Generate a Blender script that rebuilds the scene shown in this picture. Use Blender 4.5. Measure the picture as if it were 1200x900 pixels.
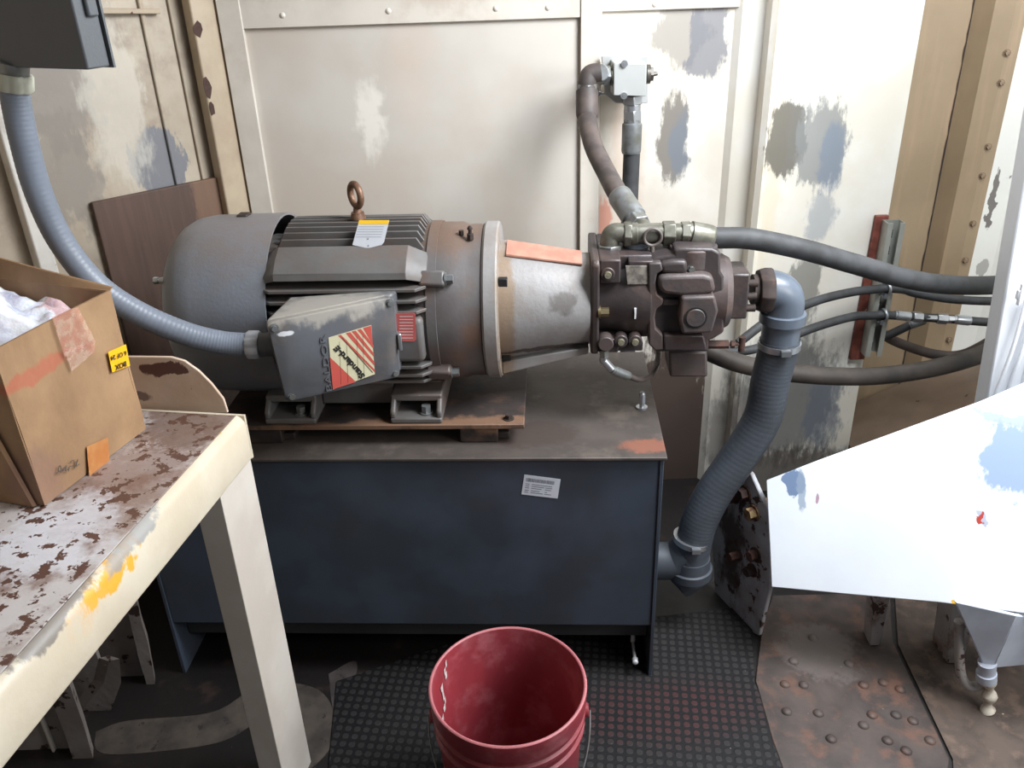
import bpy, bmesh, math, random
from math import sin, cos, pi, radians, sqrt
from mathutils import Vector, Matrix, noise as mnoise
random.seed(7)
for o in list(bpy.data.objects): bpy.data.objects.remove(o)
S = bpy.context.scene
COL = S.collection
V = Vector

# ---------------------------------------------------------------- camera
FPX = 1000.0; TILT = radians(27); ROLL = radians(2.0); CAM = V((0, 0, 1.635))
CF = V((0, cos(TILT), -sin(TILT))); U0 = V((0, sin(TILT), cos(TILT))); R0 = V((1, 0, 0))
CR = R0*cos(ROLL) - U0*sin(ROLL); CU = U0*cos(ROLL) + R0*sin(ROLL)
cd = bpy.data.cameras.new('camera'); cam = bpy.data.objects.new('camera', cd); COL.objects.link(cam)
cd.sensor_width = 36; cd.lens = 30.0; cd.clip_start = .02
m = Matrix((CR, CU, -CF)).transposed().to_4x4(); m.translation = CAM
cam.matrix_world = m; S.camera = cam

# ---------------------------------------------------------------- light and exposure
S.view_settings.view_transform = 'Standard'; S.view_settings.look = 'None'
S.view_settings.gamma = 1; S.view_settings.use_curve_mapping = False
S.view_settings.exposure = 0.55
w = bpy.data.worlds.new('sky'); S.world = w; w.use_nodes = True
w.node_tree.nodes['Background'].inputs[0].default_value = (.80, .89, 1, 1)
w.node_tree.nodes['Background'].inputs[1].default_value = 0.11
def area(name, loc, target, sx, sy, power, col):
    l = bpy.data.lights.new(name, 'AREA'); l.shape = 'RECTANGLE'; l.size = sx; l.size_y = sy
    l.energy = power; l.color = col
    o = bpy.data.objects.new(name, l); COL.objects.link(o); o.location = loc
    o.rotation_euler = (V(target)-V(loc)).to_track_quat('-Z', 'Y').to_euler(); return o
area('hatch_daylight', (1.12, 1.38, 2.25), (.72, 2.1, .8), .9, .8, 62, (.90, .95, 1))
area('doorway_daylight', (1.9, .25, 1.75), (.1, 1.5, .7), .9, .9, 19, (1, .98, .95))

# ---------------------------------------------------------------- picture-to-place helpers (real distances)
def ray(px, py): return CF + CR*((px-600)/FPX) + CU*((450-py)/FPX)
def W(px, py, x=None, y=None, z=None):
    D = ray(px, py)
    if z is not None: d = (z-CAM.z)/D.z
    elif y is not None: d = y/D.y
    else: d = x/D.x
    return CAM + D*d
def WP(px, py, p0, n):
    D = ray(px, py); return CAM + D*((V(p0)-CAM).dot(n)/D.dot(n))
PSI = radians(-3.3)
MA = V((cos(PSI), sin(PSI), 0)); MBv = V((-sin(PSI), cos(PSI), 0)); MO = V((0, 1.83, 0)); ZV = V((0, 0, 1))
def M(s, t, z): return MO + MA*s + MBv*t + ZV*z          # frame of the tank and motor
def MP(px, py, t): return WP(px, py, M(0, t, 0), MBv)
ZA = .92; PZ = .937

# ---------------------------------------------------------------- materials
def srgb(h):
    h = h.lstrip('#'); r = [int(h[i:i+2], 16)/255 for i in (0, 2, 4)]
    return tuple(c/12.92 if c <= .04045 else ((c+.055)/1.055)**2.4 for c in r) + (1,)
class NT:
    def __init__(s, name):
        s.m = bpy.data.materials.new(name); s.m.use_nodes = True; s.t = s.m.node_tree
        s.b = s.t.nodes['Principled BSDF']; s.tc = s.t.nodes.new('ShaderNodeTexCoord'); s.P = s.tc.outputs['Object']
    def n(s, k, **kw):
        x = s.t.nodes.new(k)
        for a, v in kw.items(): setattr(x, a, v)
        return x
    def l(s, a, b): s.t.links.new(a, b)
    def noise(s, scale, detail=4, rough=.55, vec=None, stretch=None):
        x = s.n('ShaderNodeTexNoise'); x.inputs['Scale'].default_value = scale
        x.inputs['Detail'].default_value = detail; x.inputs['Roughness'].default_value = rough
        v = vec or s.P
        if stretch:
            mp = s.n('ShaderNodeMapping'); mp.inputs['Scale'].default_value = stretch; s.l(v, mp.inputs[0]); v = mp.outputs[0]
        s.l(v, x.inputs['Vector']); return x.outputs['Fac']
    def ramp(s, fac, a, b):
        x = s.n('ShaderNodeMapRange'); x.interpolation_type = 'SMOOTHSTEP'
        x.inputs[1].default_value = a; x.inputs[2].default_value = b; s.l(fac, x.inputs[0]); return x.outputs[0]
    def math(s, op, a, b=None):
        x = s.n('ShaderNodeMath', operation=op)
        for i, q in enumerate((a, b)):
            if q is None: continue
            if isinstance(q, (int, float)): x.inputs[i].default_value = q
            else: s.l(q, x.inputs[i])
        return x.outputs[0]
    def mix(s, fac, a, b, blend='MIX'):
        x = s.n('ShaderNodeMix', data_type='RGBA', blend_type=blend)
        for i, q in ((0, fac), (6, a), (7, b)):
            if isinstance(q, (int, float)): x.inputs[i].default_value = q
            elif isinstance(q, tuple): x.inputs[i].default_value = q
            else: s.l(q, x.inputs[i])
        return x.outputs[2]
    def patch(s, c, r, wob=.05, soft=.25, nscale=9):
        nz = s.n('ShaderNodeTexNoise'); nz.inputs['Scale'].default_value = nscale; nz.inputs['Detail'].default_value = 5
        s.l(s.P, nz.inputs['Vector'])
        sb = s.n('ShaderNodeVectorMath', operation='SUBTRACT'); s.l(nz.outputs['Color'], sb.inputs[0]); sb.inputs[1].default_value = (.5, .5, .5)
        sc = s.n('ShaderNodeVectorMath', operation='SCALE'); s.l(sb.outputs[0], sc.inputs[0]); sc.inputs['Scale'].default_value = wob*2
        ad = s.n('ShaderNodeVectorMath', operation='ADD'); s.l(s.P, ad.inputs[0]); s.l(sc.outputs[0], ad.inputs[1])
        su = s.n('ShaderNodeVectorMath', operation='SUBTRACT'); s.l(ad.outputs[0], su.inputs[0]); su.inputs[1].default_value = tuple(c)
        dv = s.n('ShaderNodeVectorMath', operation='DIVIDE'); s.l(su.outputs[0], dv.inputs[0]); dv.inputs[1].default_value = tuple(r)
        ln = s.n('ShaderNodeVectorMath', operation='LENGTH'); s.l(dv.outputs[0], ln.inputs[0])
        fine = s.math('MULTIPLY', s.math('SUBTRACT', s.noise(70, 5, .7, stretch=(1, 1, .3)), .5), 1.1)
        lv = s.math('ADD', ln.outputs['Value'], fine)
        return s.ramp(lv, 1+soft/2, 1-soft/2)
    def bump(s, h, strength=.3, dist=.002):
        x = s.n('ShaderNodeBump'); x.inputs['Strength'].default_value = strength; x.inputs['Distance'].default_value = dist
        s.l(h, x.inputs['Height']); s.l(x.outputs[0], s.b.inputs['Normal'])
    def done(s, col, rough=.5, metal=0, spec=None):
        if isinstance(col, tuple): s.b.inputs['Base Color'].default_value = col
        else: s.l(col, s.b.inputs['Base Color'])
        if isinstance(rough, (int, float)): s.b.inputs['Roughness'].default_value = rough
        else: s.l(rough, s.b.inputs['Roughness'])
        s.b.inputs['Metallic'].default_value = metal
        if spec is not None: s.b.inputs['Specular IOR Level'].default_value = spec
        return s.m

def mat(name, h, rough=.5, metal=0, var=.25, h2=None, vscale=8, grime=None, gamt=.5, gscale=6, chips=None, cthr=.66, cscale=22,
        patches=(), bump=.15, bscale=60, stretch=None, spec=None, streak=None, org=(0, 0, 0)):
    """dirty surface: base with soft mottling, grime blotches, vertical streaks, flaked chips and placed patches"""
    N = NT(name); c = srgb(h)
    c2 = srgb(h2) if h2 else tuple(x*(1-var) for x in c[:3])+(1,)
    col = N.mix(N.ramp(N.noise(vscale, 5, stretch=stretch), .35, .65), c, c2)
    if grime: col = N.mix(N.math('MULTIPLY', N.ramp(N.noise(gscale, 7, .65), .48, .68), gamt), col, srgb(grime))
    if streak: col = N.mix(N.math('MULTIPLY', N.ramp(N.noise(5, 5, stretch=(5, 5, .45)), .52, .72), streak[1]), col, srgb(streak[0]))
    for p in patches:
        c_, r_, h_, a_ = p[:4]; wob = p[4] if len(p) > 4 else .05; soft = p[5] if len(p) > 5 else .25
        c_ = V(c_)-V(org); ns = p[6] if len(p) > 6 else 14
        col = N.mix(N.math('MULTIPLY', N.patch(c_, r_, wob, soft, ns), a_), col, srgb(h_))
    if chips:
        cf = N.ramp(N.noise(cscale, 8, .62), cthr, cthr+.02); col = N.mix(cf, col, srgb(chips))
    if bump: N.bump(N.noise(bscale, 4), bump, .002)
    return N.done(col, rough, metal, spec)

WHITE = '#d9d4c8'
# ---------------------------------------------------------------- mesh builder
def frame_of(d):
    d = V(d).normalized(); u = d.cross(ZV if abs(d.z) < .95 else V((1, 0, 0))).normalized(); return d, u, d.cross(u)
def smooth_path(pts, n=8):
    pts = [V(p) for p in pts]; out = []
    P = [pts[0]*2-pts[1]]+pts+[pts[-1]*2-pts[-2]]
    for i in range(1, len(P)-2):
        for k in range(n):
            t = k/n; a, b, c, d = P[i-1], P[i], P[i+1], P[i+2]
            out.append(.5*((2*b)+(c-a)*t+(2*a-5*b+4*c-d)*t*t+(3*b-a-3*c+d)*t**3))
    out.append(pts[-1]); return out
class MB:
    def __init__(s): s.v = []; s.f = []
    def poly(s, vs, fs):
        k = len(s.v); s.v += [V(p) for p in vs]; s.f += [tuple(k+i for i in f) for f in fs]; return s
    def hexa(s, c8):           # 4 bottom, 4 top
        return s.poly(c8, [(3, 2, 1, 0), (4, 5, 6, 7), (0, 1, 5, 4), (1, 2, 6, 5), (2, 3, 7, 6), (3, 0, 4, 7)])
    def box(s, c, size, ax=None):
        X, Y, Z = ax or (V((1, 0, 0)), V((0, 1, 0)), ZV); c = V(c); a, b, h = [q/2 for q in size]
        return s.hexa([c+X*i*a+Y*j*b+Z*k*h for k in (-1, 1) for i, j in ((-1, -1), (1, -1), (1, 1), (-1, 1))])
    def mbox(s, s0, s1, t0, t1, z0, z1):      # box in the motor frame
        return s.hexa([M(a, b, z) for z in (z0, z1) for a, b in ((s0, t0), (s1, t0), (s1, t1), (s0, t1))])
    def ring(s, c, u, w_, r, n, ph=0):
        k = len(s.v); s.v += [V(c)+u*(r*cos(2*pi*i/n+ph))+w_*(r*sin(2*pi*i/n+ph)) for i in range(n)]; return k
    def loft(s, rings, n, cap=True, closed=False):
        for a, b in zip(rings, rings[1:]):
            for i in range(n): s.f.append((a+i, a+(i+1) % n, b+(i+1) % n, b+i))
        if cap:
            s.f.append(tuple(rings[0]+i for i in reversed(range(n)))); s.f.append(tuple(rings[-1]+i for i in range(n)))
        return s
    def lathe(s, p, axis, prof, n=48, cap=True, ph=0):   # prof: (distance along axis, radius)
        d, u, w_ = frame_of(axis); return s.loft([s.ring(V(p)+d*h, u, w_, max(r, 1e-4), n, ph) for h, r in prof], n, cap)
    def cyl(s, a, b, r, r2=None, n=24, ph=0):
        a, b = V(a), V(b); return s.lathe(a, b-a, [(0, r), ((b-a).length, r if r2 is None else r2)], n, True, ph)
    def tube(s, pts, r, n=16, smooth=8, rf=None):
        P = smooth_path(pts, smooth) if smooth else [V(p) for p in pts]
        d, u, w_ = frame_of(P[1]-P[0]); rings = []
        for i, p in enumerate(P):
            t = (P[min(i+1, len(P)-1)]-P[max(i-1, 0)]).normalized()
            u = (u-t*u.dot(t)).normalized(); w_ = t.cross(u)
            rings.append(s.ring(p, u, w_, rf(i, r) if rf else r, n))
        return s.loft(rings, n)
    def prism(s, pts, ext):     # planar outline + extrusion vector
        pts = [V(p) for p in pts]; n = len(pts); e = V(ext); k = len(s.v); s.v += pts+[p+e for p in pts]
        s.f.append(tuple(k+i for i in range(n))); s.f.append(tuple(k+n+i for i in reversed(range(n))))
        for i in range(n): s.f.append((k+i, k+n+i, k+n+(i+1) % n, k+(i+1) % n))
        return s
    def mpx(s, px, t0, t1):     # outline traced on the plane t=t0 of the motor frame, real depth to t1
        return s.prism([MP(x, y, t0) for x, y in px], MBv*(t1-t0))
    def torus(s, c, axis, R, r, n=32, k=12, a0=0, a1=2*pi):
        d, u, w_ = frame_of(axis)
        full = abs(a1-a0-2*pi) < 1e-6; rings = []
        for i in range(n+(0 if full else 1)):
            a = a0+(a1-a0)*i/n; e = u*cos(a)+w_*sin(a); rings.append(s.ring(V(c)+e*R, e, d, r, k))
        if full: rings.append(rings[0])
        return s.loft(rings, k, not full)
    def dome(s, c, axis, r, h, n=16):
        return s.lathe(c, axis, [(0, r)]+[(h*sin(a), r*cos(a)) for a in (radians(25), radians(50), radians(75), radians(89))], n)
    def bolt(s, c, axis, r, h, washer=True):
        d = V(axis).normalized()
        if washer: s.cyl(c, V(c)+d*h*.18, r*1.35, n=20)
        return s.cyl(V(c)+d*h*.15, V(c)+d*h, r, n=6)
ORG = {}
def link(name, mb, m, parent=None, bevel=0, smooth=35, seg=2, kind=None):
    og = ORG.get(parent.name, V((0, 0, 0))) if parent else V((0, 0, 0))
    me = bpy.data.meshes.new(name); me.from_pydata([tuple(v-og) for v in mb.v], [], mb.f); me.update()
    bm = bmesh.new(); bm.from_mesh(me); bmesh.ops.recalc_face_normals(bm, faces=bm.faces); bm.to_mesh(me); bm.free()
    if smooth:
        for p in me.polygons: p.use_smooth = True
        me.set_sharp_from_angle(angle=radians(smooth))
    me.materials.append(m)
    o = bpy.data.objects.new(name, me); COL.objects.link(o)
    if parent: o.parent = parent
    ORG[o.name] = og
    if bevel:
        b = o.modifiers.new('bevel', 'BEVEL'); b.width = bevel; b.segments = seg; b.limit_method = 'ANGLE'; b.angle_limit = radians(35)
    if kind: o['kind'] = kind
    return o
def tag(o, label, cat, group=None, kind=None):
    o['label'] = label; o['category'] = cat
    if group: o['group'] = group
    if kind: o['kind'] = kind
    return o
def thing(name, label, cat, loc, group=None):
    o = bpy.data.objects.new(name, None); COL.objects.link(o); o.location = loc; o.empty_display_size = .05
    ORG[o.name] = V(loc); return tag(o, label, cat, group)
def solo(name, mb, m, label, cat, bevel=0, group=None, smooth=35):     # one-mesh thing with its origin at its middle bottom
    c = V((sum(v.x for v in mb.v)/len(mb.v), sum(v.y for v in mb.v)/len(mb.v), min(v.z for v in mb.v)))
    fake = type('P', (), {})()
    for i, v in enumerate(mb.v): mb.v[i] = v-c
    o = link(name, mb, m, None, bevel, smooth); o.location = c; ORG[o.name] = c
    return tag(o, label, cat, group)
def text_mesh(name, body, size, origin, xdir, ydir, m, parent, depth=.0004, bold=0, fit=None, fity=.8):
    cu = bpy.data.curves.new(name, 'FONT'); cu.body = body; cu.size = size; cu.extrude = depth; cu.offset = bold; cu.resolution_u = 3
    cu.align_x = 'CENTER'; cu.align_y = 'CENTER'
    t = bpy.data.objects.new(name+'_tmp', cu); COL.objects.link(t); dg = bpy.context.evaluated_depsgraph_get()
    me = bpy.data.meshes.new_from_object(t.evaluated_get(dg)); bpy.data.objects.remove(t)
    if fit:
        xs_ = [v.co.x for v in me.vertices]; k = fit/(max(xs_)-min(xs_)); me.transform(Matrix.Diagonal((k, k*fity, 1, 1)))
    X = V(xdir).normalized(); Y = V(ydir).normalized(); Z = X.cross(Y).normalized(); og = ORG.get(parent.name, V((0, 0, 0)))
    mx = Matrix((X, Y, Z)).transposed().to_4x4(); mx.translation = V(origin)-og; me.transform(mx)
    me.materials.clear(); me.materials.append(m); me.name = name
    o = bpy.data.objects.new(name, me); COL.objects.link(o); o.parent = parent; ORG[o.name] = og; return o

# common materials
steel = mat('zinc_steel', '#b9bcc0', .32, .85, .2, bump=.05)
dullsteel = mat('dull_steel', '#8a8d90', .42, .6, .3, h2='#74746e', vscale=30, bump=.1)
olive = mat('olive_plated_steel', '#75736a', .4, .5, .3, h2='#5c5a50', vscale=35, bump=.1)
rubber = mat('black_rubber', '#3b3c3e', .62, 0, .3, vscale=20, h2='#2b2b2c', bump=.1, bscale=200)
rubbrown = mat('dusty_brown_rubber', '#5b4f4a', .6, 0, .3, vscale=20, h2='#433c3a', bump=.1, bscale=200)
rust = mat('rust', '#4d342c', .8, 0, .5, h2='#2f201c', vscale=25, grime='#6b4434', gamt=.6, gscale=30, bump=.4)
darkrust = mat('dark_rust', '#372c28', .8, 0, .5, h2='#241e1c', vscale=25, grime='#523c32', gamt=.5, gscale=25, bump=.4)
black = mat('black_opening', '#151414', .7, bump=0)  # flat black; its colour stands for the dark inside pockets, groove and slots

# ================================================================ the setting
def wallmesh(pts, z0, z1):
    b = MB()
    for (x0, y0), (x1, y1) in zip(pts, pts[1:]): b.poly([(x0, y0, z0), (x1, y1, z0), (x1, y1, z1), (x0, y0, z1)], [(0, 1, 2, 3)])
    return b
ZT = 2.35
YB = 2.40
def wp(px, py, y=YB): return W(px, py, y=y)
# back wall, left panel
def solidwall(name, pts, z0, z1, th, m, back=V((0, 1, 0))):
    b = MB()
    for (x0, y0), (x1, y1) in zip(pts, pts[1:]):
        b.hexa([V((x0, y0, z0)), V((x1, y1, z0)), V((x1, y1, z0))+back*th, V((x0, y0, z0))+back*th,
                V((x0, y0, z1)), V((x1, y1, z1)), V((x1, y1, z1))+back*th, V((x0, y0, z1))+back*th])
    o = link(name, b, m, smooth=0, kind='structure'); return o
pw = wp
m_backA = mat('cream_panel_paint', '#c8c1b8', .38, 0, .1, h2='#bfb6ab', vscale=3, grime='#c6b5a6', gamt=.35, gscale=3, bump=.12, bscale=35,
              patches=[(wp(435, 140), (.035, .2, .09), '#e6e0d6', .8, .05, .9, 25), (wp(480, 40), (.05, .2, .2), '#cdb8a8', .35, .06, .9)])
solidwall('wall_back', [(-.74, YB), (.262, YB)], 0, ZT, .03, m_backA)
m_trim = mat('cream_trim_paint', '#d1c9be', .42, 0, .12, vscale=6, grime='#b09a8a', gamt=.35, gscale=9, chips='#5a3d33', cthr=.735, cscale=26)
# frame strips round the panel
b = MB(); b.box((-.235, YB-.006, 1.5265), (.97, .012, .109)); link('trim_1', b, m_trim, kind='structure', bevel=.002)
b = MB(); b.box((-.690, YB-.008, 1.17), (.060, .016, 2.34)); link('trim_2', b, m_trim, kind='structure', bevel=.002)
b = MB(); b.box((.236, YB-.008, 1.17), (.052, .016, 2.34)); link('trim_3', b, m_trim, kind='structure', bevel=.002)
b = MB(); b.box((-.235, YB-.03, 1.60), (.97, .06, .012)); link('trim_4', b, m_trim, kind='structure', bevel=.002)
# recess behind the valve
YR = 2.45
def rp(px, py): return W(px, py, y=YR)
GREY = '#8f8c88'; BGREY = '#8d97a6'
m_backB = mat('cream_recess_paint', '#dcd6cc', .4, 0, .08, h2='#d1c8bb', vscale=5, bump=.2, bscale=25, chips='#6d5a50', cthr=.745, cscale=30,
    patches=[(rp(800, 40), (.075, .3, .075), '#97918a', .8, .05, .3), (rp(830, 50), (.055, .3, .10), '#77787e', .85, .06, .25, 14),
             (rp(790, 165), (.042, .3, .125), '#6b655e', .85, .03, .3, 14), (rp(797, 170), (.026, .3, .09), '#6f7a88', .6, .03, .6),
             (rp(780, 520), (.17, .3, .42), '#40302a', .95, .10, .35), (rp(735, 190), (.05, .3, .25), '#c9b5a4', .6, .03, .7),  # first: rust stain plus painted shade on the wall behind the tank
             (rp(705, 280), (.03, .3, .12), '#c98672', .8, .02, .3)])
solidwall('wall_recess', [(.262, YR), (.635, YR)], 0, ZT, .03, m_backB)
b = MB(); b.box((.2635, (YB+YR)/2+.005, ZT/2), (.006, YR-YB+.01, ZT)); link('trim_5', b, m_trim, kind='structure')
b = MB(); b.box((.448, YR-.006, 1.538), (.37, .012, .116)); link('trim_6', b, m_trim, kind='structure', bevel=.002)
# web frame to its right: narrow face and broad face
YW = 2.36
def fp(px, py): return W(px, py, y=YW)
m_web = mat('white_web_paint', '#e9e6df', .42, 0, .05, h2='#e0d9cb', vscale=4, bump=.25, bscale=20, chips='#8a7466', cthr=.75, cscale=35,
    patches=[(fp(915, 100), (.03, .3, .5), '#ddd0b8', .7, .03, .6),  # beige shade painted down the left edge of the broad face
             (fp(922, 165), (.055, .3, .10), '#66625a', .9, .03, .2, 16), (fp(963, 170), (.07, .3, .12), '#8a8b89', .85, .04, .25, 14),
             (fp(975, 185), (.035, .3, .09), '#7c8797', .7, .03, .5), (fp(960, 255), (.04, .3, .07), '#90979f', .6, .04, .5, 16),
             (fp(940, 345), (.055, .3, .13), '#6f6d67', .75, .05, .35, 12), (fp(920, 470), (.17, .3, .22), '#6f6e6c', .85, .06, .5),
             (fp(930, 560), (.25, .3, .12), '#4f453e', .8, .08, .5), (fp(965, 480), (.06, .3, .14), '#66707f', .6, .05, .5),
             (fp(855, 520), (.06, .3, .18), '#8c8580', .7, .04, .5)])
b = MB(); x0, x1, x2 = .635, .695, 1.085
b.poly([(x0-.012, YR, 0), (x0+.004, YR-.02, 0), (x0+.004, YR-.02, ZT), (x0-.012, YR, ZT)], [(0, 1, 2, 3)])
b.poly([(x0+.004, YR-.02, 0), (x1-.002, YW+.045, 0), (x1-.002, YW+.045, ZT), (x0+.004, YR-.02, ZT)], [(0, 1, 2, 3)])
b.poly([(x1-.002, YW+.045, 0), (x1, YW, 0), (x1, YW, ZT), (x1-.002, YW+.045, ZT)], [(0, 1, 2, 3)])
b.poly([(x1, YW, 0), (x2, YW, 0), (x2, YW, ZT), (x1, YW, ZT)], [(0, 1, 2, 3)])
b.poly([(x2, YW, 0), (x2, 2.62, 0), (x2, 2.62, ZT), (x2, YW, ZT)], [(0, 1, 2, 3)])
b.poly([(x1, YW-.001, 0), (x1+.014, YW-.016, 0), (x1+.014, YW-.016, ZT), (x1, YW-.001, ZT)], [(0, 1, 2, 3)])
b.poly([(x1+.014, YW-.016, 0), (x1+.03, YW-.001, 0), (x1+.03, YW-.001, ZT), (x1+.014, YW-.016, ZT)], [(0, 1, 2, 3)])
link('wall_web', b, m_web, kind='structure', smooth=0)
# corrugated beige bulkhead behind the web
YD = 2.60
def dp(px, py): return W(px, py, y=YD)
m_beige = mat('beige_bulkhead_paint', '#96836a', .5, 0, .08, h2='#8c7a62', vscale=4, bump=.2, bscale=20, chips='#5c4030', cthr=.735, cscale=24, streak=('#a98e74', .5))
m_wht2 = mat('peeling_white_paint', '#dcdcd6', .45, 0, .06, vscale=4, bump=.2, bscale=20, chips='#6b6560', cthr=.70, cscale=14,
             patches=[(W(1163, 235, y=2.53), (.012, .4, .085), '#5a5350', .9, .02, .1, 30), (W(1150, 315, y=2.53), (.02, .4, .03), '#9a9894', .9, .02, .1, 12)])
xs = [1.085, 1.345, 1.415, 1.475, 1.60]
P4 = [(1.085, 2.60), (1.335, 2.60), (1.365, 2.545), (1.415, 2.53), (1.45, 2.53)]
solidwall('wall_bulkhead', P4, 0, ZT, .02, m_beige)
solidwall('wall_outboard', [(1.45, 2.53), (1.52, 2.53), (1.60, 2.50)], 0, ZT, .02, m_wht2)
names = ['topmost', 'second', 'third', 'fourth', 'fifth', 'sixth', 'lowest']
for i, (px, py) in enumerate(((1180, 62), (1173, 97), (1158, 172), (1151, 206), (1140, 262), (1131, 305), (1112, 398))):
    b = MB(); p = W(px, py, y=2.529); b.bolt(p, (0, -1, 0), .0075, .008)
    solo('painted_bolt', b, mat('rusty_painted_bolt', '#8a7660', .6, 0, .3, h2='#4a3528', vscale=90) if i == 0 else bpy.data.materials['rusty_painted_bolt'],
         'small rusty painted bolt head on the beige bulkhead, %s from the top' % names[i] if 0 < i < 6 else '%s small rusty painted bolt head on the beige bulkhead' % names[i], 'bolt', group='bolt heads down the beige bulkhead')
for i, (px, py) in enumerate(((331, 18), (455, 13), (581, 10), (642, 9), (767, 5))):
    b = MB(); p = W(px, py, y=2.388 if i < 4 else 2.438); b.dome(p+V((0, .004, 0)), (0, -1, 0), .009, .008)
    solo('painted_rivet', b, m_trim, ['leftmost painted rivet on the top edge strip of the back panel', 'second painted rivet from the left on the top edge strip', 'third painted rivet from the left on the top edge strip', 'painted rivet on the top strip just left of the upright edge strip', 'painted rivet on the top strip over the valve recess'][i], 'rivet', group='painted rivets along the top strip')
solidwall('wall_right', [(1.60, 2.50), (2.2, 1.9), (2.2, .6)], 0, ZT, .02, m_wht2, V((.7, .7, 0)))
b = MB(); x = 1.333
rnd = random.Random(3)
pts = []; z = 0
while z < ZT:
    pts.append((x-.0005-rnd.random()*.003, z)); z += .02
b.prism([(p, 2.598, q) for p, q in pts]+[(x+.001, 2.598, ZT), (x+.001, 2.598, 0)], (0, -.0012, 0))
link('trim_7', b, darkrust, kind='structure', smooth=0)
# left walls
A0 = V((-.735, 2.46, 0)); A1 = V((-1.35, 1.845, 0)); AD = (A1-A0).normalized(); AN = V((AD.y, -AD.x, 0)); 
if AN.y > 0: AN = -AN
def ap(px, py, off=0): return WP(px, py, A0+AN*off, AN)
m_left = mat('stained_cream_paint', '#b8ac9a', .5, 0, .12, h2='#a59684', vscale=5, grime='#8d7d6f', gamt=.6, gscale=7, bump=.4, bscale=22,
    chips='#5b3e34', cthr=.745, cscale=22, streak=('#a7855f', .35),
    patches=[(ap(188, 190), (.075, .075, .085), '#77777b', 1, .02, .15, 12), (ap(65, 105), (.09, .09, .14), '#857e77', .8, .09, .4),
             (ap(75, 200), (.09, .09, .13), '#847c73', .8, .12, .5, 20), (ap(130, 110), (.075, .075, .22), '#d0cabd', .55, .06, .5),
             (ap(100, 215), (.05, .05, .05), '#8d857c', .7, .04, .3)])
b = MB(); q = A0+AN*0
b.hexa([A0, A1, A1-AN*.03, A0-AN*.03, A0+ZV*ZT, A1+ZV*ZT, A1-AN*.03+ZV*ZT, A0-AN*.03+ZV*ZT]); link('wall_corner', b, m_left, kind='structure', smooth=0)
b = MB(); b.hexa([V(p) for p in [(-1.38, -.5, 0), (-1.35, -.5, 0), (-1.35, 1.845, 0), (-1.38, 1.845, 0), (-1.38, -.5, ZT), (-1.35, -.5, ZT), (-1.35, 1.845, ZT), (-1.38, 1.845, ZT)]])
link('wall_left', b, m_left, kind='structure', smooth=0)
# post in the left corner, raised ribs on the corner wall
m_post = mat('beige_post_paint', '#b2a18a', .45, 0, .12, grime='#9b8672', gamt=.5, gscale=6, chips='#5d2f26', cthr=.74, cscale=20)
b = MB()
c0 = W(262, 0, y=2.36); c0 = V((-.768, 2.345, 0))
b.hexa([V((-.772, 2.342, 0)), V((-.735, 2.375, 0)), V((-.72, 2.40, 0)), V((-.802, 2.372, 0)), V((-.772, 2.342, ZT)), V((-.735, 2.375, ZT)), V((-.72, 2.40, ZT)), V((-.802, 2.372, ZT))])
link('trim_8', b, m_post, kind='structure', bevel=.004)
b = MB()
for d0, d1 in ((.205, .217), (.135, .141)):
    b.hexa([A0+AD*d0, A0+AD*d1, A0+AD*d1+AN*.01, A0+AD*d0+AN*.01, A0+AD*d0+ZV*ZT, A0+AD*d1+ZV*ZT, A0+AD*d1+AN*.01+ZV*ZT, A0+AD*d0+AN*.01+ZV*ZT])
link('trim_9', b, m_left, kind='structure', bevel=.003)
b = MB()   # angle ledge across the corner wall
z = ap(160, 18).z
for (da, db) in ((.17, .60),):
    b.hexa([A0+AD*da+ZV*z, A0+AD*db+ZV*(z+.03), A0+AD*db+AN*.05+ZV*(z+.03), A0+AD*da+AN*.02+ZV*z,
            A0+AD*da+ZV*(z+.012), A0+AD*db+ZV*(z+.042), A0+AD*db+AN*.05+ZV*(z+.042), A0+AD*da+AN*.02+ZV*(z+.012)])
link('trim_10', b, m_post, kind='structure', bevel=.002)
# torn paint holes beside the post
for i, (px, py, w_, h_) in enumerate(((232, 35, .020, .024), (243, 103, .018, .034), (248, 127, .014, .024))):
    pa, pb = V((-.772, 2.342, 0)), V((-.802, 2.372, 0)); pn = V((-(pb-pa).y, (pb-pa).x, 0)).normalized(); pn = pn if pn.y < 0 else -pn
    pa, pb = V((-.735, 2.375, 0)), V((-.772, 2.342, 0)); pd = (pb-pa).normalized(); pn = V((pd.y, -pd.x, 0)); pn = pn if pn.y < 0 else -pn
    p = WP(px, py, pa, pn); b = MB(); out = []
    rr = random.Random(i+5)
    for k in range(9):
        a = 2*pi*k/9; out.append(p+pd*(-w_*.6*cos(a)*(.7+.5*rr.random()))+ZV*(h_*.8*sin(a)*(.7+.5*rr.random())))
    b.prism(out, pn*.0015); solo('paint_flake_hole', b, rust, ['small torn rust hole in the left corner paint, highest of three', 'larger torn rust hole in the left corner paint, middle of three', 'lowest of three torn rust holes in the left corner paint'][i], 'rust hole', group='torn rust holes by the corner post', smooth=0)
# white slanting stiffener on the far left wall
b = MB()
p = [W(5, 170, x=-1.19), W(28, 150, x=-1.19), W(52, 330, x=-1.17), W(34, 330, x=-1.17)]
m_stiff = mat('pale_stiffener_paint', '#d5d0c8', .45, 0, .1, chips='#4d3630', cthr=.69, cscale=24, grime='#8b7b70', gamt=.5)
q = ap(28, 240); b.box((q.x+.02, q.y-.02, ZT/2), (.04, .05, ZT), (AD, AN, ZV)); link('trim_11', b, m_stiff, kind='structure', bevel=.004)
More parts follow.
